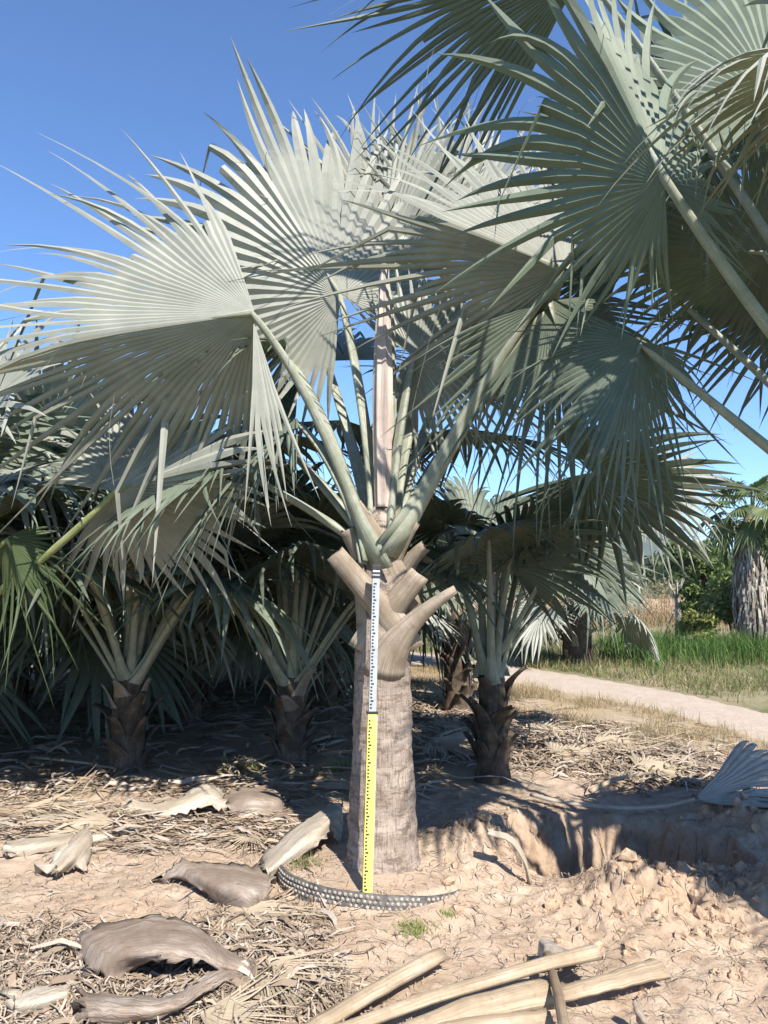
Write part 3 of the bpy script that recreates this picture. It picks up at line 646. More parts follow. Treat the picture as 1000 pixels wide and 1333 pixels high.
# ------------------------------------------------------------------ palm outside the picture on the left
LPX, LPY = -3.55, 5.5
lp = young_palm('fan_palm', 'silver fan palm whose pale leaf spreads low over the shaded row', LPX, LPY, 1.15, 15, 1.2, 1.35, 31, [M_SILVER, M_GREY], 'silver fan palms', 0.17, 14, M_PETGREEN, 0.5, (80, 15), skip=lambda a, e: 4.3 < a < 5.9 or (e < 0.75 and (a > 4.0 or a < 1.2)))
LT = Vector((LPX, LPY, 1.25))
frond(lp, LT, at(150, 640, 4.85), V(0.85, 0.22, 0.3), V(-0.1, -0.16, 1), 1.02, pmat=M_PETGREEN, via=at(20, 775, 5.0), fold=-30, span=310, split=0.58, droop=0.06, bent=0.04, back=0.8, pr=(0.04, 0.024), nseg=48)
frond(lp, LT, at(8, 700, 4.9), V(0.35, -0.9, -0.1), V(0.3, -0.8, 0.5), 0.68, mat=M_GREEN, pmat=M_PETGREEN, fold=-30, span=200, split=0.3, droop=0.3, bent=0.3, tipj=0.3, pr=(0.035, 0.02), nseg=34)
frond(lp, LT, at(-60, 560, 4.9), V(0.75, 0.5, 0.2), V(-0.3, 0.6, 0.8), 1.1, pmat=M_PETGREEN, fold=16, span=240, split=0.5, droop=0.1, pr=(0.04, 0.022), nseg=40)

# ------------------------------------------------------------------ younger palms behind
grp = 'young palms in the shaded nursery rows'
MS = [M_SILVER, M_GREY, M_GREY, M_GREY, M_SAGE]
yp = [  # pixel of the foot, trunk height, leaves, blade, petiole, label
    (165, 1003, 0.80, 20, 1.1, 1.6, (86, 46), 'young fan palm with ragged leaf bases left of the curled pale sheath'),
    (378, 992, 0.75, 20, 1.1, 1.55, (86, 46), 'young fan palm with sun flecked leaf bases just left of the tall trunk'),
    (245, 940, 0.9, 17, 1.3, 1.6, (82, 12), 'young fan palm half hidden between the two front shaded palms'),
    (110, 925, 0.9, 16, 1.3, 1.5, (82, 8), 'young fan palm in deep shade with a dry leaf hanging by its foot'),
    (425, 925, 0.9, 15, 1.2, 1.4, (82, 16), 'young fan palm close behind the tall ringed trunk'),
    (-60, 1005, 1.5, 17, 1.35, 1.7, (84, 38), 'taller silver fan palm beside the pale low leaf of the shaded row'),
]
for k, (px, py, th, n, R, pl, el, lab) in enumerate(yp):
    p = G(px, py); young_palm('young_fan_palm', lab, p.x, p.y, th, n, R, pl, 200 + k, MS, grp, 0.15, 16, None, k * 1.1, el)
for k, (x, y, h) in enumerate([(-6.4, 8.3, 1.2), (-4.9, 10.0, 1.3), (-3.4, 12.2, 1.4), (-1.6, 12.6, 1.3), (-0.4, 15.0, 1.3), (-6.6, 13.0, 1.5), (-4.2, 15.5, 1.6), (-2.2, 17.0, 1.6)]):
    young_palm('young_fan_palm', 'silvery fan palm in the far shaded rows', x, y, h, 16, 1.4, 1.6, 300 + k, MS, grp, 0.16, 6, None, k * 0.9, (82, -10), nseg=30)
# right hand young palms
p = G(642, 1012); py1 = young_palm('young_fan_palm', 'young fan palm with dark ragged stubs beside the concrete path', p.x, p.y, 0.80, 9, 0.95, 1.45, 401, [M_GREY], grp, 0.135, 22, None, 0.4, (85, 58), bm=M_BOOTDK)
tp = Vector((p.x, p.y, 0.95))
frond(py1, tp, at(768, 615, 6.0), V(0.8, -0.3, 0.1), V(-0.2, -0.75, 0.75), 1.08, mat=M_GREY, via=at(715, 745, 6.4), fold=10, span=290, split=0.5, droop=0.05, bent=0.0, back=0.85, pr=(0.03, 0.018), nseg=40)
frond(py1, tp, at(742, 700, 6.9), V(0.5, -0.75, 0.2), V(0.3, 0.6, 0.7), 0.85, mat=M_GREY, via=at(690, 800, 6.8), fold=18, span=230, split=0.45, droop=0.25, pr=(0.03, 0.018), nseg=34)
p = G(597, 925); young_palm('young_fan_palm', 'dark spiky palm stem standing at the near edge of the path', p.x, p.y, 1.15, 9, 1.1, 1.1, 402, MS, grp, 0.17, 24, None, 2.0, (80, 30), bm=M_BOOTDK)
frond(py1, tp, at(838, 640, 7.0), V(0.85, 0.3, -0.1), V(-0.1, 0.1, 1), 0.95, via=at(740, 745, 7.0), fold=-18, span=240, split=0.42, droop=0.22, bent=0.05, pr=(0.03, 0.016), nseg=40)
p = G(752, 866); py3 = young_palm('young_fan_palm', 'fan palm with a brown thatched foot across the path', p.x, p.y, 1.0, 12, 1.05, 1.0, 403, [M_SILVER, M_SILVER, M_GREY], grp, 0.3, 12, None, 0.9, (80, -8), bm=M_SKIRT)


# ------------------------------------------------------------------ measuring staff
def box(c, ax, ay, az, sx, sy, sz):
    vs = [c + ax * (i * sx / 2) + ay * (j * sy / 2) + az * (k * sz / 2) for k in (-1, 1) for j in (-1, 1) for i in (-1, 1)]
    return vs, [(0, 2, 3, 1), (4, 5, 7, 6), (0, 1, 5, 4), (2, 6, 7, 3), (0, 4, 6, 2), (1, 3, 7, 5)]
def bevelled(o, wdt=0.002):
    m = o.modifiers.new('bevel', 'BEVEL'); m.width = wdt; m.segments = 2; return o
b0 = Gh(478, 1164); b0.z -= 0.004; t0 = at(490, 737, 4.235)
az = (t0 - b0).normalized(); ax = Vector((0.985, 0.17, 0)); ax = (ax - az * ax.dot(az)).normalized(); ay = az.cross(ax)
L = (t0 - b0).length; Ls = L * 0.535
st = empty('measuring_staff', b0); tag(st, 'yellow and white telescopic measuring staff leaning against the tall palm trunk', 'measuring staff')
v, f = box(b0 + az * (Ls / 2), ax, ay, az, 0.052, 0.026, Ls); adopt(bevelled(mesh_obj('lower_section', v, f, M_YEL)), st)
v, f = box(b0 + az * (Ls + (L - Ls) / 2 - 0.02), ax, ay, az, 0.042, 0.02, L - Ls - 0.01); adopt(bevelled(mesh_obj('upper_section', v, f, M_WHT)), st)
v, f = box(b0 + az * (Ls + 0.004), ax, ay, az, 0.062, 0.03, 0.016); adopt(bevelled(mesh_obj('collar', v, f, M_BLK)), st)
v, f = box(b0 + ax * 0.0271 + az * (Ls / 2), ax, ay, az, 0.006, 0.022, Ls - 0.01); adopt(mesh_obj('side_rail', v, f, M_ALU), st)
v, f = box(b0 + az * (-0.004), ax, ay, az, 0.062, 0.03, 0.014); adopt(bevelled(mesh_obj('foot_plate', v, f, M_ALU)), st)
for dz_, hh in ((-0.062, 0.016), (-0.04, 0.012), (-0.008, 0.028)):
    v, f = box(b0 + az * (L + dz_), ax, ay, az, 0.05, 0.024, hh); adopt(bevelled(mesh_obj('clip', v, f, M_BLK)), st)
vv = []; ff = []
k = 0
for s0, s1, wd, th in ((0.03, Ls - 0.03, 0.052, 0.026), (Ls + 0.03, L - 0.09, 0.042, 0.02)):
    s = s0
    while s < s1:
        big = 1.5 if k % 5 == 0 else 1.0
        v, f = box(b0 + az * s - ax * (wd / 2 - 0.011 * big) - ay * (-0.0 + (th / 2 + 0.0006)), ax, ay, az, 0.011 * big, 0.001, 0.009)
        n0 = len(vv); vv += v; ff += [tuple(i + n0 for i in q) for q in f]; s += 0.0185; k += 1
o = adopt(mesh_obj('graduation_marks', vv, ff, M_BLK), st); o['kind'] = 'stuff'

# ------------------------------------------------------------------ studded plastic pot rim round the pad
rim = empty('plastic_pot_rim', (PADC[0], PADC[1] - PADR, 0.03)); tag(rim, 'black studded plastic planting pot rim half buried around the palm foot', 'plant pot')
vv = []; ff = []; A0, A1, n = math.radians(172), math.radians(322), 90
def rimtop(t): return 0.112 - 0.06 * sst(0.6, 1.0, t) - 0.03 * sst(0.2, 0.0, t) + 0.012 * vnoise(t * 9, 3.3)
for k in range(n + 1):
    t = k / n; a = A0 + (A1 - A0) * t; zt = float(rimtop(t)); rr = PADR + 0.012 * math.sin(t * 9)
    for r_, z_ in ((rr + 0.012, -0.03), (rr + 0.008, zt - 0.004), (rr + 0.002, zt), (rr - 0.008, zt)):
        vv.append((PADC[0] + math.cos(a) * r_, PADC[1] + math.sin(a) * r_, z_))
    if k:
        for q in range(3): ff.append(((k - 1) * 4 + q, k * 4 + q, k * 4 + q + 1, (k - 1) * 4 + q + 1))
adopt(mesh_obj('band', vv, ff, M_POT, smooth=True), rim)
vv = []; ff = []
for row in range(3):
    for k in range(50):
        if random.random() < 0.06: continue
        t = (k + 0.5 * (row % 2) + random.uniform(-.06, .06)) / 50; a = A0 + (A1 - A0) * t; rr = PADR + 0.012 * math.sin(t * 9) + 0.009; z_ = float(rimtop(t)) - 0.015 - row * 0.026
        c = Vector((PADC[0] + math.cos(a) * rr, PADC[1] + math.sin(a) * rr, z_)); e = Vector((-math.sin(a), math.cos(a), 0)); o_ = Vector((math.cos(a), math.sin(a), 0)); n0 = len(vv)
        for j in range(6): vv.append(c + e * math.cos(j * 1.0472) * 0.0115 + Vector((0, 0, math.sin(j * 1.0472) * 0.0105)))
        for j in range(6): vv.append(c + o_ * 0.007 + e * math.cos(j * 1.0472) * 0.006 + Vector((0, 0, math.sin(j * 1.0472) * 0.006)))
        for j in range(6): ff.append((n0 + j, n0 + (j + 1) % 6, n0 + 6 + (j + 1) % 6, n0 + 6 + j))
        ff.append(tuple(n0 + 6 + j for j in range(6)))
o = adopt(mesh_obj('studs', vv, ff, M_STUD), rim); o['kind'] = 'stuff'

# ------------------------------------------------------------------ fallen leaf sheaths: curved shells through control rows
def crom(P, n):                            # Catmull-Rom through rows of points
    P = np.array([np.array(p) for p in P], float); m = len(P); Q = np.concatenate([[2 * P[0] - P[1]], P, [2 * P[-1] - P[-2]]]); o = []
    for k in range(m - 1):
        for j in range(n):
            t = j / n; a, b, c, d = Q[k], Q[k + 1], Q[k + 2], Q[k + 3]
            o.append(0.5 * (2 * b + (c - a) * t + (2 * a - 5 * b + 4 * c - d) * t * t + (3 * b - a - 3 * c + d) * t ** 3))
    o.append(P[-1]); return np.array(o)
def shell(rows, n=6, jag=0.024, seed=0):
    r_ = np.random.default_rng(seed)
    g = np.array([[list(G(a, b, z * 0.8 + 0.004)) for (a, b, z) in row] for row in rows])
    g = np.array([crom(r, n) for r in g]); g = crom(g, n)
    nu, nv = g.shape[0], g.shape[1]
    cr = np.arange(nv)[None] * 1.9 + 0.6 * np.sin(np.arange(nu)[:, None] * 0.5); g[..., 2] += 0.010 * fbm(g[..., 0] * 9 + seed, g[..., 1] * 9, 3) + 0.0035 * np.sin(cr * 2.1 + seed) + r_.normal(0, 0.0016, (nu, nv)) 
    g[0] += r_.normal(0, jag, (nv, 3)); g[-1] += r_.normal(0, jag, (nv, 3)); g[:, 0] += r_.normal(0, jag * .4, (nu, 3)); g[:, -1] += r_.normal(0, jag * .4, (nu, 3))
    id_ = np.arange(nu * nv).reshape(nu, nv); q = np.stack([id_[:-1, :-1], id_[:-1, 1:], id_[1:, 1:], id_[1:, :-1]], -1).reshape(-1, 4)
    L_ = np.zeros((nu, nv)); L_[1:] = np.cumsum(np.linalg.norm(np.diff(g, axis=0), axis=2), 0); U_ = np.zeros((nu, nv)); U_[:, 1:] = np.cumsum(np.linalg.norm(np.diff(g, axis=1), axis=2), 1)
    return g.reshape(-1, 3), q, np.stack([U_ + seed, L_], -1).reshape(-1, 2)
def sheath(name, label, parts, cat='dry leaf', group='fallen leaf sheaths', th=0.006):
    c = np.mean([s[0].mean(0) for s, _, _ in parts], axis=0)
    def mk(nm, s, mat):
        o = mesh_np(nm, s[0], s[1], mat, smooth=True, uv=s[2]); m = o.modifiers.new('thick', 'SOLIDIFY'); m.thickness = th; m.offset = 0; return o
    if len(parts) == 1:
        return tag(mk(name, parts[0][0], parts[0][1]), label, cat, group)
    e = empty(name, (c[0], c[1], hz(c[0], c[1]))); tag(e, label, cat, group)
    for s, mat, nm in parts: adopt(mk(nm, s, mat), e)
    return e
# big forked sheath in the foreground
sheath('leaf_sheath', 'large forked brown leaf sheath arching over pale litter', [
    (shell([[(98, 1236, .05), (112, 1262, .07), (128, 1276, .05), (146, 1290, .015)], [(112, 1212, .15), (135, 1232, .19), (158, 1248, .17), (176, 1258, .10)], [(185, 1194, .19), (192, 1215, .24), (204, 1236, .23), (214, 1250, .19)], [(245, 1201, .17), (250, 1220, .22), (256, 1238, .21), (262, 1252, .17)], [(290, 1230, .10), (290, 1244, .14), (289, 1255, .14), (288, 1264, .11)], [(338, 1256, .03), (342, 1260, .05), (338, 1265, .05), (330, 1270, .03)]], seed=1), M_SHEATHDK, 'upper_limb'),
    (shell([[(103, 1290, .06), (102, 1305, .10), (106, 1322, .07), (112, 1336, .02)], [(160, 1296, .09), (163, 1308, .13), (166, 1320, .11), (168, 1332, .05)], [(225, 1294, .09), (228, 1302, .12), (229, 1309, .11), (228, 1316, .08)], [(280, 1263, .10), (284, 1271, .12), (286, 1277, .11), (285, 1283, .09)], [(325, 1258, .05), (329, 1263, .065), (328, 1268, .06), (322, 1273, .04)]], seed=2), M_SHEATHDK, 'lower_limb')])
# brown scoop left of the pot
sheath('leaf_sheath', 'dark brown scooped leaf sheath lying beside the studded pot rim', [
    (shell([[(204, 1150, .02), (215, 1144, .05), (230, 1133, .06)], [(232, 1122, .16), (243, 1140, .12), (262, 1160, .08)], [(262, 1122, .15), (275, 1150, .16), (290, 1182, .01)], [(310, 1126, .12), (320, 1158, .17), (318, 1190, .01)], [(358, 1138, .05), (352, 1160, .10), (340, 1184, .01)]], seed=3), M_SHEATHDK, 'x')])
# pale sheath leaning at the trunk foot
sheath('leaf_sheath', 'pale bent leaf sheath propped against the tall trunk foot', [
    (shell([[(338, 1118, .06), (342, 1138, .07), (352, 1143, .03)], [(370, 1088, .17), (376, 1108, .20), (384, 1122, .12)], [(405, 1062, .26), (410, 1082, .30), (418, 1098, .22)], [(434, 1045, .32), (440, 1058, .32), (430, 1078, .24)], [(447, 1050, .24), (447, 1075, .18), (444, 1108, .07)]], seed=4), M_SHEATHLT, 'x')])
sheath('leaf_sheath', 'pale twisted leaf sheath with a curled tip on bare sand', [
    (shell([[(162, 1036, .14), (166, 1048, .10), (172, 1062, .03)], [(195, 1046, .10), (200, 1058, .09), (200, 1072, .01)], [(235, 1038, .14), (240, 1046, .16), (242, 1056, .12)], [(265, 1020, .20), (272, 1034, .20), (275, 1051, .12)], [(288, 1026, .14), (291, 1040, .13), (290, 1056, .08)]], seed=5), M_SHEATHLT, 'x')])
sheath('leaf_sheath', 'rounded brown leaf sheath beside the pale twisted one', [
    (shell([[(290, 1034, .09), (296, 1050, .08), (312, 1066, .02)], [(318, 1026, .15), (325, 1040, .17), (330, 1066, .02)], [(350, 1028, .12), (358, 1042, .13), (350, 1066, .01)], [(366, 1036, .07), (372, 1046, .06), (368, 1060, .01)]], seed=6), M_SHEATHDK, 'x')])
sheath('leaf_sheath', 'small grey crumpled sheath piece alone on the sand', [
    (shell([[(60, 1128, .05), (72, 1138, .06), (82, 1138, .01)], [(88, 1098, .11), (96, 1112, .13), (98, 1128, .04)], [(108, 1078, .10), (116, 1090, .12), (112, 1134, .01)], [(120, 1078, .05), (121, 1092, .07), (120, 1106, .03)]], seed=7), M_SHEATHLT, 'x')])
for k, (a, b, lab) in enumerate([((30, 1078), (95, 1062), 'flat bleached sheath scrap among grey litter'), ((5, 1105), (150, 1085), 'long flat bleached strip behind the crumpled sheath'), ((40, 1262), (55, 1240), 'short pale sheath stub in the leaf litter'), ((10, 1310), (95, 1290), 'broad pale sheath flake left of the forked sheath')]):
    (x0, y0), (x1, y1) = a, b; wd = 14 + 5 * (k == 3)
    sheath('sheath_scrap', lab, [(shell([[(x0, y0 - wd * .6, .05), (x0 + 3, y0, .07), (x0 + 6, y0 + wd * .7, .02)], [((x0 + x1) / 2, (y0 + y1) / 2 - wd * .8, .06), ((x0 + x1) / 2, (y0 + y1) / 2, .10), ((x0 + x1) / 2 + 4, (y0 + y1) / 2 + wd, .02)], [(x1, y1 - wd * .5, .03), (x1 + 3, y1, .06), (x1 + 5, y1 + wd * .5, .02)]], seed=20 + k), M_SHEATHLT, 'x')], group='sheath scraps on the ground')

# ------------------------------------------------------------------ cut petiole sticks, hoe
def stick(label, pts, W, T=0.45, mat=M_STICK, name='cut_petiole', group='cut petiole sticks', curv=0.12):
    P = [G(a, b, z) for a, b, z in pts]; n = 12
    path = [Vector(q) for q in crom(P, max(1, n // (len(P) - 1)))]; n = len(path)
    Ws = [float(np.interp(k / (n - 1), np.linspace(0, 1, len(W)), W)) for k in range(n)]
    for k in range(1, n - 1): path[k] = path[k] + Vector((random.uniform(-1, 1), random.uniform(-1, 1), random.uniform(-1, 1))) * 0.0025
    v, f = sweep(path, Vector((0, -0.15, 1)), Ws, [w_ * T for w_ in Ws], [w_ * curv for w_ in Ws], 7)
    m = 14
    for q in list(range(m)) + list(range((n - 1) * m, n * m)): v[q] = v[q] + Vector((random.uniform(-1, 1), random.uniform(-1, 1), random.uniform(-.6, .6))) * 0.006
    return tag(mesh_obj(name, v, f, mat, smooth=True), label, 'stick', group)
stick('tan cut palm petiole reaching towards the grass tuft', [(380, 1352, .06), (480, 1292, .06), (574, 1240, .07)], [0.075, 0.08, 0.085])
stick('long tan petiole laid across the hoe head', [(410, 1350, .05), (560, 1298, .085), (690, 1258, .13), (777, 1236, .16)], [0.06, 0.065, 0.07, 0.085])
stick('thick pale petiole butting against the hoe handle', [(505, 1352, .05), (610, 1312, .06), (712, 1288, .07)], [0.09, 0.12, 0.15])
stick('wide split tan petiole pointing from the hoe to the trench spoil', [(728, 1292, .06), (790, 1276, .07), (860, 1256, .08)], [0.085, 0.09, 0.12], 0.3)
stick('bleached petiole end lying crosswise under the hoe handle', [(520, 1352, .04), (610, 1334, .05), (716, 1322, .05)], [0.09, 0.085, 0.075])
stick('curved bare petiole lying behind the trench', [(768, 1030, .05), (805, 1013, .13), (850, 1005, .14)], [0.06, 0.05, 0.03])
stick('dark split stub standing from the soil beside the hoe', [(842, 1345, -.03), (836, 1322, .05), (828, 1300, .11)], [0.06, 0.055, 0.04], 0.4, M_SHEATHDK, 'sheath_stub', None)
stick('pale torn root strip curving down into the trench', [(635, 1082, .30), (665, 1092, .26), (683, 1120, .14), (690, 1150, .0)], [0.05, 0.06, 0.045, 0.03], 0.5, M_SHEATHLT, 'root_strip', None)
for a, b, lab in [((40, 985), (150, 1000), 'thin dry petiole in shade left of the young palms'), ((430, 958), (330, 990), 'dry petiole lying in shade behind the tall trunk'), ((560, 962), (615, 945), 'dry petiole lying on litter between the tall trunk and the spiky palm')]:
    stick(lab, [(*a, .07), ((a[0] + b[0]) / 2, (a[1] + b[1]) / 2 - 2, .08), (*b, .06)], [0.05, 0.04, 0.03], group='thin dry petioles in shade')

hoe = empty('hoe', G(718, 1240, 0.04)); tag(hoe, 'hoe with worn wooden handle and rusty iron head under the petioles', 'hoe')
P = [G(712, 1236, .075), G(718, 1262, .10), G(727, 1296, .115), G(736, 1345, .12)]
v, f = tube([Vector(q) for q in crom(P, 4)], [0.021] * 5 + [0.02] * 4 + [0.022] * 4, 10); adopt(mesh_obj('handle', v, f, M_WOOD, smooth=True), hoe)
hc = G(713, 1237, .085); hx = Vector((0.93, 0.30, -0.18)).normalized(); hzv = Vector((0.15, 0.1, 1)); hzv = (hzv - hx * hzv.dot(hx)).normalized(); hyv = hzv.cross(hx)
hv = []; hf = []
prof_ = [(-0.035, .026, .030), (-0.028, .032, .036), (0.03, .032, .036), (0.045, .036, .020), (0.09, .048, .011), (0.15, .058, .006), (0.17, .056, .003)]
for k, (d_, wy, wz) in enumerate(prof_):
    c_ = hc + hx * d_ - hzv * (0.9 * max(0, d_) ** 2)
    hv += [c_ + hyv * wy + hzv * wz, c_ + hyv * wy - hzv * wz, c_ - hyv * wy - hzv * wz, c_ - hyv * wy + hzv * wz]
    if k: hf += [((k - 1) * 4 + j, (k - 1) * 4 + (j + 1) % 4, k * 4 + (j + 1) % 4, k * 4 + j) for j in range(4)]
hf += [(3, 2, 1, 0), tuple(len(hv) - 4 + j for j in range(4))]
adopt(bevelled(mesh_obj('head', hv, hf, M_IRON), 0.004), hoe)

# fallen dry leaves with blades
def dry_frond(label, hubpx, z, axis, normal, R, ppts, mat=M_DRYLEAF, group='fallen dry fan leaves', W=(0.03, 0.035, 0.03), **kw):
    h = Gh(*hubpx, z); e = empty('dry_fan_leaf', (h.x, h.y, hz(h.x, h.y))); tag(e, label, 'dry leaf', group)
    _seed[0] += 1
    vs, q, uv = blade_mesh(h, axis, normal, R, seed=_seed[0], **kw)
    gz = H(vs[:, 0], vs[:, 1]) + 0.012; vs[:, 2] = np.maximum(vs[:, 2], gz + 0.02 * np.abs(np.sin(vs[:, 0] * 40 + vs[:, 1] * 31)))
    adopt(mesh_np('blade', vs, q, mat, uv=uv), e)
    if ppts:
        path = [Vector(p_) for p_ in crom([G(*q_) for q_ in ppts] + [h], 5)]; n = len(path)
        Ws = [float(np.interp(k / (n - 1), np.linspace(0, 1, len(W)), W)) for k in range(n)]
        v, f = sweep(path, Vector((0, 0, 1)), Ws, [w_ * .6 for w_ in Ws], [w_ * .1 for w_ in Ws], 5); adopt(mesh_obj('petiole', v, f, M_SHEATHLT, smooth=True), e)
    return e
dry_frond('grey folded fan leaf with long pale petiole lying over the trench edge', (905, 1040), 0.10, V(1, 0.12, 0.0), V(0, 0.85, 0.5), 0.95, [(692, 1034, .06), (730, 1043, .07), (800, 1051, .07), (860, 1050, .09)], M_GREYDRY, W=(0.045, 0.05, 0.045, 0.04), nseg=20, span=90, fold=14, split=0.7, droop=0.12, bent=0.0, tipj=0.05)
dry_frond('dry hanging leaf leaning at the foot of a shaded palm', (98, 878), 0.42, V(0.2, -0.9, 0.2), V(-0.4, 0.2, 0.9), 0.55, None, M_SILVER, nseg=14, span=80, fold=10, split=0.5, droop=0.1)
k = 0
for hp, axv, R in [((690, 955), V(1, 0, -.1), 0.9), ((720, 985), V(0.9, 0, -0.3), 1.0), ((770, 968), V(1, 0, 0.2), 0.8), ((830, 1000), V(1, 0, -.25), 0.75), ((560, 965), V(0.5, 0, 0.4), 0.8), ((610, 950), V(-1, 0, 0.2), 0.7)]:
    dry_frond(['straw coloured dry fan leaf flattened beside the spiky stubs', 'bleached dry fan leaf spread on bare earth behind the trench', 'dry fan leaf lying nearest the path edge', 'dry shredded fan leaf next to the grey folded leaf', 'dry fan leaf crumpled right behind the tall trunk', 'small dry fan leaf left of the spiky stubs'][k], hp, 0.06, axv, V(0, 1, 0.1), R, None, M_DRYLEAF, nseg=30, span=150, fold=4, split=0.35, droop=0.1, bent=0.0, tipj=0.3); k += 1
k = 0
for hp, axv, R in [((300, 1180), V(0.8, 0, 0.8), 0.55), ((330, 1250), V(0.6, 0, 0.7), 0.5), ((150, 1070), V(-0.9, 0, 0.2), 0.6), ((30, 1050), V(1, 0, .2), 0.6), ((260, 1320), V(0.9, 0, 0.1), 0.45), ((330, 1085), V(-0.3, 0, 0.9), 0.3)]:
    dry_frond(['shredded dry fan leaf below the brown scooped sheath', 'shredded dry fan leaf right of the forked sheath tip', 'bleached dry fan leaf beside the pale twisted sheath', 'flat dry fan leaf at the edge of the palm shade', 'frayed dry fan leaf under the forked sheath', 'crumpled dry leaf scrap below the rounded brown sheath'][k], hp, 0.04, axv, V(0, 1, 0.1), R, None, M_DRYLEAF, nseg=26, span=120, fold=3, split=0.3, droop=0.05, bent=0.0, tipj=0.3); k += 1

# ------------------------------------------------------------------ loose litter, clods, grass (stuff)
def strips(n, xy, length, width, colr, curl=0.5, lift=0.02, seed=0, follow=True, dirfn=None):
    r_ = np.random.default_rng(seed); x, y = xy(r_, n); n = len(x); K = 5
    L = r_.uniform(*length, n); Wd = r_.uniform(*width, n); th = r_.uniform(0, 2 * np.pi, n) if dirfn is None else dirfn(r_, x, y)
    cu = r_.normal(0, curl, n); s = np.linspace(-0.5, 0.5, K); px = np.zeros((n, K)); py = np.zeros((n, K)); pz = np.zeros((n, K))
    arch = np.abs(r_.normal(0, lift, n)); z0 = np.abs(r_.normal(0, lift, n))
    for k in range(K):
        a = th + cu * s[k]
        px[:, k] = x + np.cos(a) * L * s[k]; py[:, k] = y + np.sin(a) * L * s[k]
        pz[:, k] = H(px[:, k], py[:, k]) + z0 + arch * (1 - 4 * s[k] ** 2) + 0.006 + r_.normal(0, lift * .3, n)
    tp = np.array([0.5, 0.9, 1.0, 0.8, 0.15]); V_ = np.zeros((n, K, 2, 3)); tilt = r_.normal(0, 0.5, n)
    for k in range(K):
        nxv = -np.sin(th + cu * s[k]); nyv = np.cos(th + cu * s[k]); hw = Wd / 2 * tp[k]
        for sd, q in ((0, -1), (1, 1)):
            V_[:, k, sd, 0] = px[:, k] + q * nxv * hw; V_[:, k, sd, 1] = py[:, k] + q * nyv * hw; V_[:, k, sd, 2] = pz[:, k] + q * np.sin(tilt) * hw
    id_ = np.arange(n * K * 2).reshape(n, K, 2); Q = np.stack([id_[:, :-1, 0], id_[:, :-1, 1], id_[:, 1:, 1], id_[:, 1:, 0]], -1).reshape(-1, 4)
    c = np.array(colr)[r_.integers(0, len(colr), n)] * r_.uniform(0.75, 1.15, (n, 1)); C = np.ones((n, K, 2, 4)); C[..., :3] = c[:, None, None]
    return V_.reshape(-1, 3), Q, C.reshape(-1, 4)
STRAW = [(0.41, 0.325, 0.24), (0.46, 0.38, 0.30), (0.35, 0.265, 0.19), (0.24, 0.175, 0.125), (0.41, 0.35, 0.29), (0.31, 0.24, 0.175)]
def gauss(blobs):
    def fn(r_, n):
        k = r_.choice(len(blobs), n, p=np.array([b[4] for b in blobs]) / sum(b[4] for b in blobs)); B = np.array(blobs)[k]
        return B[:, 0] + r_.normal(0, 1, n) * B[:, 2], B[:, 1] + r_.normal(0, 1, n) * B[:, 3]
    return fn
def gb(px, py, sx, sy, w_): p = G(px, py); return (p.x, p.y, sx, sy, w_)
bl = [gb(330, 1230, .16, .20, 3), gb(380, 1290, .14, .12, 1.5), gb(80, 1290, .35, .14, 3), gb(200, 1300, .3, .12, 2), gb(20, 1240, .2, .15, 1.2)]
def joinp(parts):
    Vs = []; Q = []; C = []; k = 0
    for v_, q, c in parts: Vs.append(v_); Q.append(q + k); C.append(c); k += len(v_)
    return np.concatenate(Vs), np.concatenate(Q), np.concatenate(C)
A_ = joinp([strips(6500, gauss(bl), (0.05, 0.22), (0.003, 0.011), STRAW, 0.8, 0.016, 1), strips(220, gauss(bl), (0.08, 0.3), (0.012, 0.04), STRAW, 0.4, 0.02, 51)])
o = mesh_np('leaf_litter', A_[0], A_[1], M_PIECE, cols=A_[2])
tag(o, 'heap of shredded grey straw coloured leaf litter in the foreground', 'leaf litter', None, 'stuff')
bl = [gb(60, 1080, .5, .25, 3), gb(200, 1085, .35, .22, 3), gb(330, 1090, .2, .15, 2), gb(330, 1040, .4, .4, 2), gb(20, 1040, .4, .3, 2)]
A_ = strips(1300, gauss(bl), (0.08, 0.4), (0.004, 0.022), STRAW, 0.5, 0.018, 2, dirfn=lambda r_, x, y: r_.normal(0, 0.5, len(x)))
tag(mesh_np('leaf_litter', A_[0], A_[1], M_PIECE, cols=A_[2]), 'scattered bleached leaf strips along the edge of the palm shade', 'leaf litter', None, 'stuff')
bl = [gb(700, 960, .7, .5, 3), gb(780, 985, .6, .35, 3), gb(860, 1005, .35, .25, 2), gb(570, 965, .3, .5, 1.5), gb(620, 940, .5, .6, 1.5)]
A_ = strips(6500, gauss(bl), (0.12, 0.5), (0.005, 0.022), STRAW, 0.5, 0.025, 3)
tag(mesh_np('leaf_litter', A_[0], A_[1], M_PIECE, cols=A_[2]), 'mat of dry leaf strips between the spiky palm and the path', 'leaf litter', None, 'stuff')
A_ = strips(3000, lambda r_, n: (r_.uniform(-7, 0.6, n), r_.uniform(6.2, 13, n)), (0.15, 0.6), (0.01, 0.035), STRAW, 0.5, 0.03, 4, dirfn=lambda r_, x, y: r_.normal(0, 0.8, len(x)))
tag(mesh_np('leaf_litter', A_[0], A_[1], M_PIECE, cols=A_[2]), 'dead leaf layer on the shaded ground under the young palms', 'leaf litter', None, 'stuff')
A_ = strips(9000, lambda r_, n: (r_.uniform(-2.2, 2.6, n), r_.uniform(2.9, 6.2, n)), (0.02, 0.11), (0.0015, 0.006), STRAW, 1.0, 0.008, 5)
tag(mesh_np('straw_bits', A_[0], A_[1], M_PIECE, cols=A_[2]), 'fine straw bits strewn over the sandy ground', 'straw', None, 'stuff')

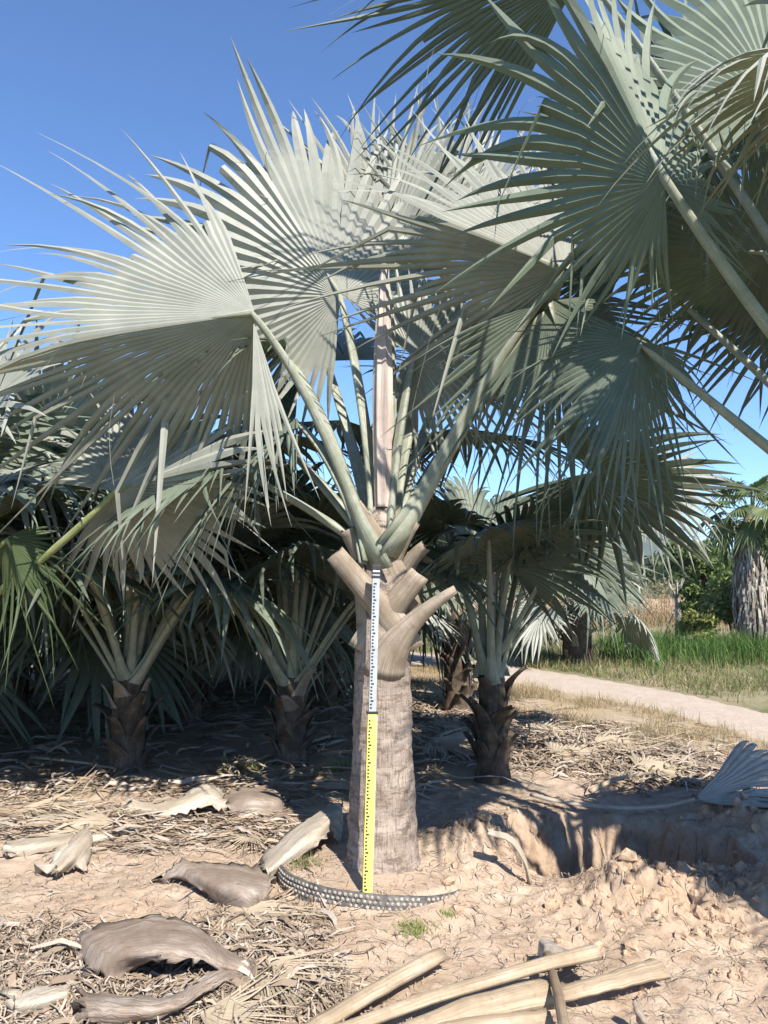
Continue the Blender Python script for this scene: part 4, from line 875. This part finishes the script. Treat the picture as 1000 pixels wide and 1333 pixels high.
def clods(n, xyfn, size, seed):
    r_ = np.random.default_rng(seed); x, y = xyfn(r_, n)
    ico = bpy.data.meshes.new('t'); import bmesh
    bm = bmesh.new(); bmesh.ops.create_icosphere(bm, subdivisions=2, radius=1.0); bm.verts.ensure_lookup_table()
    B = np.array([v_.co[:] for v_ in bm.verts]); Fc = np.array([[v_.index for v_ in f_.verts] for f_ in bm.faces]); bm.free(); bpy.data.meshes.remove(ico)
    Vs = []; Fs = []
    for k in range(n):
        s = size[0] * (size[1] / size[0]) ** (r_.random() ** 3.0); sc_ = r_.uniform(0.65, 1.2, 3) * s
        d = 1 + 0.9 * fbm(B[:, 0] * 1.7 + k * 3.7, B[:, 1] * 1.7 + B[:, 2] * 1.9 + k, 3)
        a = r_.uniform(0, 6.28); p_ = B * d[:, None] * sc_; p_ = np.stack([p_[:, 0] * np.cos(a) - p_[:, 1] * np.sin(a), p_[:, 0] * np.sin(a) + p_[:, 1] * np.cos(a), p_[:, 2]], 1)
        Vs.append(p_ + np.array([x[k], y[k], hz(x[k], y[k]) + 0.1 * s])); Fs.append(Fc + k * len(B))
    return np.concatenate(Vs), np.concatenate(Fs)
def cl_xy(r_, n):
    X = []; Y = []
    while len(X) < n:
        x, y = r_.uniform(0.3, 3.2), r_.uniform(3.1, 6.2)
        if r_.random() < spoil_mask(x, y) ** 1.1 + 0.02 and trench_mask(np.array([x]), np.array([y]))[0] < 0.1: X.append(x); Y.append(y)
    return np.array(X), np.array(Y)
A_ = clods(1500, cl_xy, (0.004, 0.045), 9)
tag(mesh_np('soil_clods', A_[0], A_[1], M_CLOD, smooth=False), 'crumbly dug soil clods heaped around the trench', 'soil', None, 'stuff')

def grass(n, xyfn, hgt, wid, colr, seed, bend=0.5, K=4):
    r_ = np.random.default_rng(seed); x, y = xyfn(r_, n); n = len(x)
    h = r_.uniform(*hgt, n); wd = r_.uniform(*wid, n); a = r_.uniform(0, 6.283, n); b = np.abs(r_.normal(0, bend, n)); fa = r_.uniform(0, 6.283, n)
    z = H(x, y) - 0.01; Vv = np.zeros((n, K, 2, 3))
    for k in range(K):
        t = k / (K - 1); off = b * h * t ** 2; hw = wd / 2 * (1 - t) ** 0.7 + 0.0004
        cx = x + np.cos(a) * off; cy = y + np.sin(a) * off; cz = z + h * (t - 0.25 * np.minimum(b, 1.4) * t ** 2)
        for sd, q in ((0, -1), (1, 1)):
            Vv[:, k, sd, 0] = cx + q * np.cos(fa) * hw; Vv[:, k, sd, 1] = cy + q * np.sin(fa) * hw; Vv[:, k, sd, 2] = cz
    id_ = np.arange(n * K * 2).reshape(n, K, 2); Q = np.stack([id_[:, :-1, 0], id_[:, :-1, 1], id_[:, 1:, 1], id_[:, 1:, 0]], -1).reshape(-1, 4)
    c = np.array(colr)[r_.integers(0, len(colr), n)] * r_.uniform(0.7, 1.2, (n, 1)); C = np.ones((n, K, 2, 4)); C[..., :3] = c[:, None, None]
    return Vv.reshape(-1, 3), Q, C.reshape(-1, 4)
GREENS = [(0.15, 0.19, 0.06), (0.21, 0.25, 0.09), (0.10, 0.14, 0.045), (0.30, 0.29, 0.13), (0.42, 0.35, 0.20), (0.45, 0.35, 0.23)]
DRYG = [(0.48, 0.38, 0.22), (0.40, 0.30, 0.17), (0.33, 0.25, 0.13), (0.45, 0.33, 0.20), (0.30, 0.28, 0.12)]
REED = [(0.07, 0.14, 0.03), (0.10, 0.19, 0.04), (0.14, 0.23, 0.06), (0.06, 0.10, 0.03)]
def verge(y0, y1, dens):
    def fn(r_, n):
        x = r_.uniform(-1, 16, n * 3); y = np.interp(x, pc[::-1, 0], pc[::-1, 1]) + r_.uniform(y0, y1, n * 3) 
        ok = (path_dist(x, y) > 1.02) & (r_.random(n * 3) < 0.35 + 2.0 * (fbm(x * 1.3, y * 1.3, 3) + dens))
        return x[ok][:n], y[ok][:n]
    return fn
A_ = grass(70000, verge(1.2, 15, 0.15), (0.06, 0.30), (0.007, 0.018), GREENS, 11, 1.0)
tag(mesh_np('verge_grass', A_[0], A_[1], M_BLADE, cols=A_[2]), 'mixed green and straw grass verge along the far side of the path', 'grass', None, 'stuff')
A_ = grass(30000, verge(-6.2, -1.6, 0.05), (0.05, 0.20), (0.004, 0.009), DRYG, 12, 1.0)
tag(mesh_np('dry_grass', A_[0], A_[1], M_BLADE, cols=A_[2]), 'dry brown grass along the near side of the path', 'grass', None, 'stuff')
def reeds(r_, n):
    cx = r_.uniform(5.0, 16, 260); cy = 17.0 + 0.1 * (cx - 5) + r_.normal(0, 1.5, 260); k = r_.integers(0, 260, n)
    return cx[k] + r_.normal(0, .22, n), cy[k] + r_.normal(0, .22, n)
A_ = grass(13000, reeds, (0.25, 0.75), (0.010, 0.024), REED, 13, 0.45)
tag(mesh_np('reed_grass', A_[0], A_[1], M_BLADE, cols=A_[2]), 'tall lush green reed grass beyond the verge', 'grass', None, 'stuff')
A_ = grass(16000, lambda r_, n: (r_.uniform(2, 26, n), r_.normal(33.0, 3.0, n)), (0.12, 0.4), (0.02, 0.05), [(0.36, 0.22, 0.12), (0.42, 0.29, 0.17), (0.30, 0.20, 0.11), (0.22, 0.22, 0.09)], 14, 0.5)
tag(mesh_np('field_grass', A_[0], A_[1], M_BLADE, cols=A_[2]), 'reddish dry grass on the far earth bank', 'grass', None, 'stuff')
# small green tufts
def tuft(label, px, py, n, sp, hgt, seed, cols_):
    p = Gh(px, py); A = grass(n, lambda r_, m: (p.x + r_.normal(0, sp, m), p.y + r_.normal(0, sp * .7, m)), hgt, (0.003, 0.006), cols_, seed, 0.6)
    o = mesh_np('grass_tuft', A[0], A[1], M_BLADE, cols=A[2]); tag(o, label, 'grass', 'small green tufts')
FRESH = [(0.22, 0.30, 0.07), (0.30, 0.36, 0.10), (0.36, 0.36, 0.16)]
tuft('bright green grass tuft just below the studded pot rim', 540, 1212, 260, 0.05, (0.02, 0.06), 1, FRESH)
tuft('tiny grass tuft at the right end of the pot rim', 583, 1192, 60, 0.02, (0.02, 0.05), 2, FRESH)
tuft('weedy grass between the pale sheath and the pot rim', 395, 1128, 160, 0.05, (0.03, 0.10), 3, GREENS)
tuft('green weeds in shade behind the rounded brown sheath', 320, 1000, 220, 0.12, (0.04, 0.14), 4, FRESH)
tuft('green weeds in shade just left of the tall trunk', 440, 1002, 200, 0.10, (0.04, 0.14), 5, FRESH)

# ------------------------------------------------------------------ trees behind
def leaf_cloud(c, rad, n, size, colr, seed, flat=0.9, hole=0.0):
    r_ = np.random.default_rng(seed); d = r_.normal(0, 1, (n, 3)); d /= np.linalg.norm(d, axis=1, keepdims=True)
    rr = r_.random(n) ** 0.45; bumpy = 1 + 0.5 * fbm(d[:, 0] * 2 + seed, d[:, 1] * 2 + d[:, 2] * 2, 3)
    P = np.array(c) + d * (rr * bumpy)[:, None] * np.array(rad)
    u = r_.normal(0, 1, (n, 3)); u /= np.linalg.norm(u, axis=1, keepdims=True); v_ = np.cross(u, r_.normal(0, 1, (n, 3))); v_ /= np.linalg.norm(v_, axis=1, keepdims=True)
    s = r_.uniform(*size, n)[:, None]
    Vv = np.stack([P - u * s, P + v_ * s * .45, P + u * s, P - v_ * s * .45], 1)
    c_ = np.array(colr)[r_.integers(0, len(colr), n)] * r_.uniform(0.7, 1.25, (n, 1)); C = np.ones((n, 4, 4)); C[..., :3] = c_[:, None]
    return Vv.reshape(-1, 3), np.arange(n * 4).reshape(n, 4), C.reshape(-1, 4)
def cat(parts):
    Vs = []; Q = []; C = []; k = 0
    for v_, q, c in parts: Vs.append(v_); Q.append(q + k); C.append(c); k += len(v_)
    return np.concatenate(Vs), np.concatenate(Q), np.concatenate(C)
TREEG = [(0.11, 0.17, 0.05), (0.15, 0.22, 0.07), (0.21, 0.27, 0.09), (0.08, 0.12, 0.04)]
YELG = [(0.27, 0.31, 0.09), (0.34, 0.35, 0.13), (0.18, 0.22, 0.07)]
def tree(name, label, x, y, h, blobs, colr, seed, size=(0.05, 0.11), tr=0.06, cat_='tree', group=None):
    z = hz(x, y); e = empty(name, (x, y, z)); tag(e, label, cat_, group)
    r_ = random.Random(seed); tv = []; tf = []
    def add(pts, rd):
        v, f = tube(pts, rd, 7); n0 = len(tv); tv.extend(v); tf.extend([tuple(i + n0 for i in q) for q in f])
    add([Vector((x + 0.05 * math.sin(k), y, z - 0.05 + h * 0.8 * k / 6)) for k in range(7)], [tr * (1 - 0.12 * k) for k in range(7)])
    for (bx, by, bz, br, n) in blobs:
        st_ = Vector((x, y, z + max(0.2, bz - br * 1.1) * 0.75)); add([st_, st_.lerp(Vector((x + bx, y + by, z + bz)), .5) + Vector((0, 0, .05)), Vector((x + bx, y + by, z + bz))], [tr * .45, tr * .3, tr * .12])
    adopt(mesh_obj('trunk', tv, tf, M_BARKDK, smooth=True), e)
    A = cat([leaf_cloud((x + bx, y + by, z + bz), (br, br, br * 0.85), n, size, colr, seed * 31 + i) for i, (bx, by, bz, br, n) in enumerate(blobs)])
    adopt(mesh_np('crown', A[0], A[1], M_CROWN, cols=A[2]), e); return e
def rblobs(seed, n, w_, h0, h1, br, cnt):
    r_ = random.Random(seed); return [(r_.uniform(-w_, w_), r_.uniform(-w_, w_), r_.uniform(h0, h1), br * r_.uniform(0.6, 1.15), cnt) for _ in range(n)]
p = at(918, 790, 22); tree('tree', 'dark green leafy tree left of the shaggy palm', p.x, 22, 3.1, rblobs(1, 13, .75, 1.0, 2.9, .5, 420), TREEG, 41)
p = at(950, 790, 20); tree('tree', 'yellow green bushy tree against the shaggy palm trunk', p.x, 20, 2.2, rblobs(2, 11, .75, .6, 2.0, .45, 420), YELG, 42)
p = at(905, 800, 19.5); tree('shrub', 'low yellowish shrub in front of the dark leafy tree', p.x, 19.5, 0.9, rblobs(3, 6, .5, .45, .95, .28, 300), YELG, 43, (0.04, 0.08), .03, 'shrub')
p = at(1050, 800, 21); tree('tree', 'leafy tree right of the shaggy palm', p.x, 21, 2.8, rblobs(4, 12, .9, .8, 2.6, .5, 380), TREEG, 44)
# far woodland: one mass
parts = []
r_ = random.Random(8)
for k in range(150):
    Y = r_.uniform(95, 190); x = r_.uniform(-60, 120) * Y / 130; h = r_.uniform(3.5, 8.0) * (0.7 + Y / 400)
    parts.append(leaf_cloud((x, Y, h * 0.5), (h * .55, h * .55, h * .52), 260, (0.3, 0.7), [(0.055, 0.085, 0.025), (0.08, 0.12, 0.035), (0.10, 0.13, 0.05)], k + 500))
A_ = cat(parts); tag(mesh_np('woodland', A_[0], A_[1], M_CROWN, cols=A_[2]), 'dark wooded belt along the far edge of the fields', 'woodland', None, 'stuff')
parts = []
for k in range(90):
    Y = r_.uniform(48, 75); x = r_.uniform(-20, 55) * Y / 60; h = r_.uniform(1.2, 2.6)
    parts.append(leaf_cloud((x, Y, h * 0.45), (h * .6, h * .6, h * .5), 240, (0.08, 0.2), [(0.22, 0.20, 0.12), (0.28, 0.25, 0.16), (0.16, 0.17, 0.08)], k + 800))
A_ = cat(parts); tag(mesh_np('scrub', A_[0], A_[1], M_CROWN, cols=A_[2]), 'grey brown dry scrub in front of the far woodland', 'scrub', None, 'stuff')

# pruned sapling with props, and stakes
def sapling(px, py, Y, label, h=1.9, props=True):
    b = at(px, py, Y); x = b.x; z = hz(x, Y); e = empty('pruned_sapling', (x, Y, z)); tag(e, label, 'sapling', 'saplings in the field beyond')
    v, f = tube([Vector((x, Y, z - .05)), Vector((x + .02, Y, z + h * .5)), Vector((x, Y, z + h * .68))], [.075, .06, .055], 8); adopt(mesh_obj('trunk', v, f, M_BARKLT, smooth=True), e)
    for k in range(7):
        a = k * 0.9; o_ = Vector((math.cos(a), math.sin(a), 0)); s = Vector((x, Y, z + h * .66)); v, f = tube([s, s + o_ * .12 + Vector((0, 0, .25)), s + o_ * random.uniform(.2, .4) + Vector((0, 0, random.uniform(.5, .7)))], [.035, .025, .008], 6); adopt(mesh_obj('branch', v, f, M_BARKLT, smooth=True), e)
    if props:
        for k in range(3):
            a = k * 2.09 + .4; o_ = Vector((math.cos(a), math.sin(a), 0)); v, f = tube([Vector((x, Y, z)) + o_ * .45, Vector((x, Y, z + h * .5)) + o_ * .05], [.022, .018], 6); adopt(mesh_obj('prop', v, f, M_BARKLT, smooth=True), e)
sapling(882, 828, 24, 'pruned pale sapling with props standing in the reed grass')
sapling(783, 826, 27, 'propped sapling near the thatched palm', 1.4)
sapling(833, 815, 34, 'thin pale sapling before the scrub', 2.0, False)

# shaggy fan palm with a skirt of dead leaves
def skirt_palm(px, Y, zb):
    x = at(px, 760, Y).x; z = hz(x, Y); e = empty('shaggy_fan_palm', (x, Y, z)); tag(e, 'green fan palm with a thick skirt of dead grey leaves', 'palm')
    v, f = revolve(x, Y, [(z - .1, .34), (z + .4, .28), (z + 1.0, .26), (z + 3.1, .24), (z + 3.6, .12)], 24, .08); adopt(mesh_obj('trunk', v, f, M_SKIRT, smooth=True), e)
    r_ = np.random.default_rng(4); n = 3200; th = r_.uniform(0, 6.283, n); zz = r_.uniform(0.8, 3.25, n); L = r_.uniform(.3, .7, n); ro = .30 + .13 * np.sin((zz - .5) * 1.25) + r_.normal(0, .05, n); wd = r_.uniform(.012, .04, n)
    Vv = np.zeros((n, 3, 2, 3))
    for k in range(3):
        t = k / 2; rr = ro + .05 * np.sin(t * 3) + r_.normal(0, .02, n)
        for sd, q in ((0, -1), (1, 1)):
            a = th + q * wd * (1 - .8 * t) / ro + r_.normal(0, .03, n) * t; Vv[:, k, sd] = np.stack([x + np.cos(a) * rr, Y + np.sin(a) * rr, z + zz - L * t], 1)
    id_ = np.arange(n * 6).reshape(n, 3, 2); Q = np.stack([id_[:, :-1, 0], id_[:, :-1, 1], id_[:, 1:, 1], id_[:, 1:, 0]], -1).reshape(-1, 4)
    c = np.array([(0.36, 0.31, 0.25), (0.46, 0.42, 0.35), (0.24, 0.20, 0.15)])[r_.integers(0, 3, n)]; C = np.ones((n, 6, 4)); C[..., :3] = c[:, None]
    o = adopt(mesh_np('dead_skirt', Vv.reshape(-1, 3), Q, M_PIECE, cols=C.reshape(-1, 4)), e); o['kind'] = 'stuff'
    crown(e, Vector((x, Y, z + 3.5)), 24, 0.66, 0.8, [M_WASH], M_PETGREEN, (86, -38), 0.2, seed=9, pr=(.025, .012), nseg=26, droop=(.15, .4))
skirt_palm(983, 18.5, 0)

# power line with its poles
e0 = Vector((-30, 70, 7.0)); e1 = Vector((44, 62, 6.6))
for k, e_ in enumerate((e0, e1)):
    e = empty('power_pole', (e_.x, e_.y, hz(e_.x, e_.y))); tag(e, ['concrete power pole behind the shaded palm rows', 'concrete power pole beyond the shaggy palm'][k], 'pole', 'power poles')
    v, f = tube([Vector((e_.x, e_.y, -.3)), Vector((e_.x, e_.y, 7.6))], [.16, .1], 10); adopt(mesh_obj('post', v, f, M_BARKLT, smooth=True), e)
    v, f = box(Vector((e_.x, e_.y, 7.0)), Vector((0, 1, 0)), Vector((1, 0, 0)), Vector((0, 0, 1)), 1.2, .1, .1); adopt(mesh_obj('crossarm', v, f, M_BARKLT), e)
pts = [e0.lerp(e1, k / 30) - Vector((0, 0, 1.6 * 4 * (k / 30) * (1 - k / 30))) for k in range(31)]
v, f = tube(pts, [.022] * 31, 5); tag(mesh_obj('overhead_cable', v, f, M_CABLE), 'thin overhead cable crossing the sky above the far fields', 'cable')

# distant mountain
xs2 = np.linspace(-1600, 2000, 160); ys2 = np.linspace(1350, 2300, 24); X2, Y2 = np.meshgrid(xs2, ys2)
Z2 = 150 * np.exp(-((Y2 - 1850) / 270) ** 2) * (0.62 + 0.75 * fbm(X2 / 450 + 3, Y2 / 600, 4) + 0.3 * np.exp(-((X2 - 800) / 450) ** 2)) - 5
id_ = np.arange(X2.size).reshape(X2.shape); Q = np.stack([id_[:-1, :-1], id_[:-1, 1:], id_[1:, 1:], id_[1:, :-1]], -1).reshape(-1, 4)
tag(mesh_np('hill', np.stack([X2, Y2, Z2], -1).reshape(-1, 3), Q, M_HILL, smooth=True), None, None, kind='structure')

# the hazy air
hm = bpy.data.materials.new('hazy_air'); hm.use_nodes = True; nt = hm.node_tree; nt.nodes.clear()
out = nt.nodes.new('ShaderNodeOutputMaterial'); pv = nt.nodes.new('ShaderNodeVolumePrincipled')
pv.inputs['Color'].default_value = (0.66, 0.80, 1.0, 1); pv.inputs['Density'].default_value = 0.00013
nt.links.new(pv.outputs[0], out.inputs['Volume'])
zt = float(Z2.max()) + 6
v, f = box(Vector((200, 1050, (zt - 8) / 2)), Vector((1, 0, 0)), Vector((0, 1, 0)), Vector((0, 0, 1)), 6400, 4000, zt + 8)
tag(mesh_obj('haze', v, f, hm), 'pale blue hazy air over the far fields and mountain', 'haze', None, 'stuff')
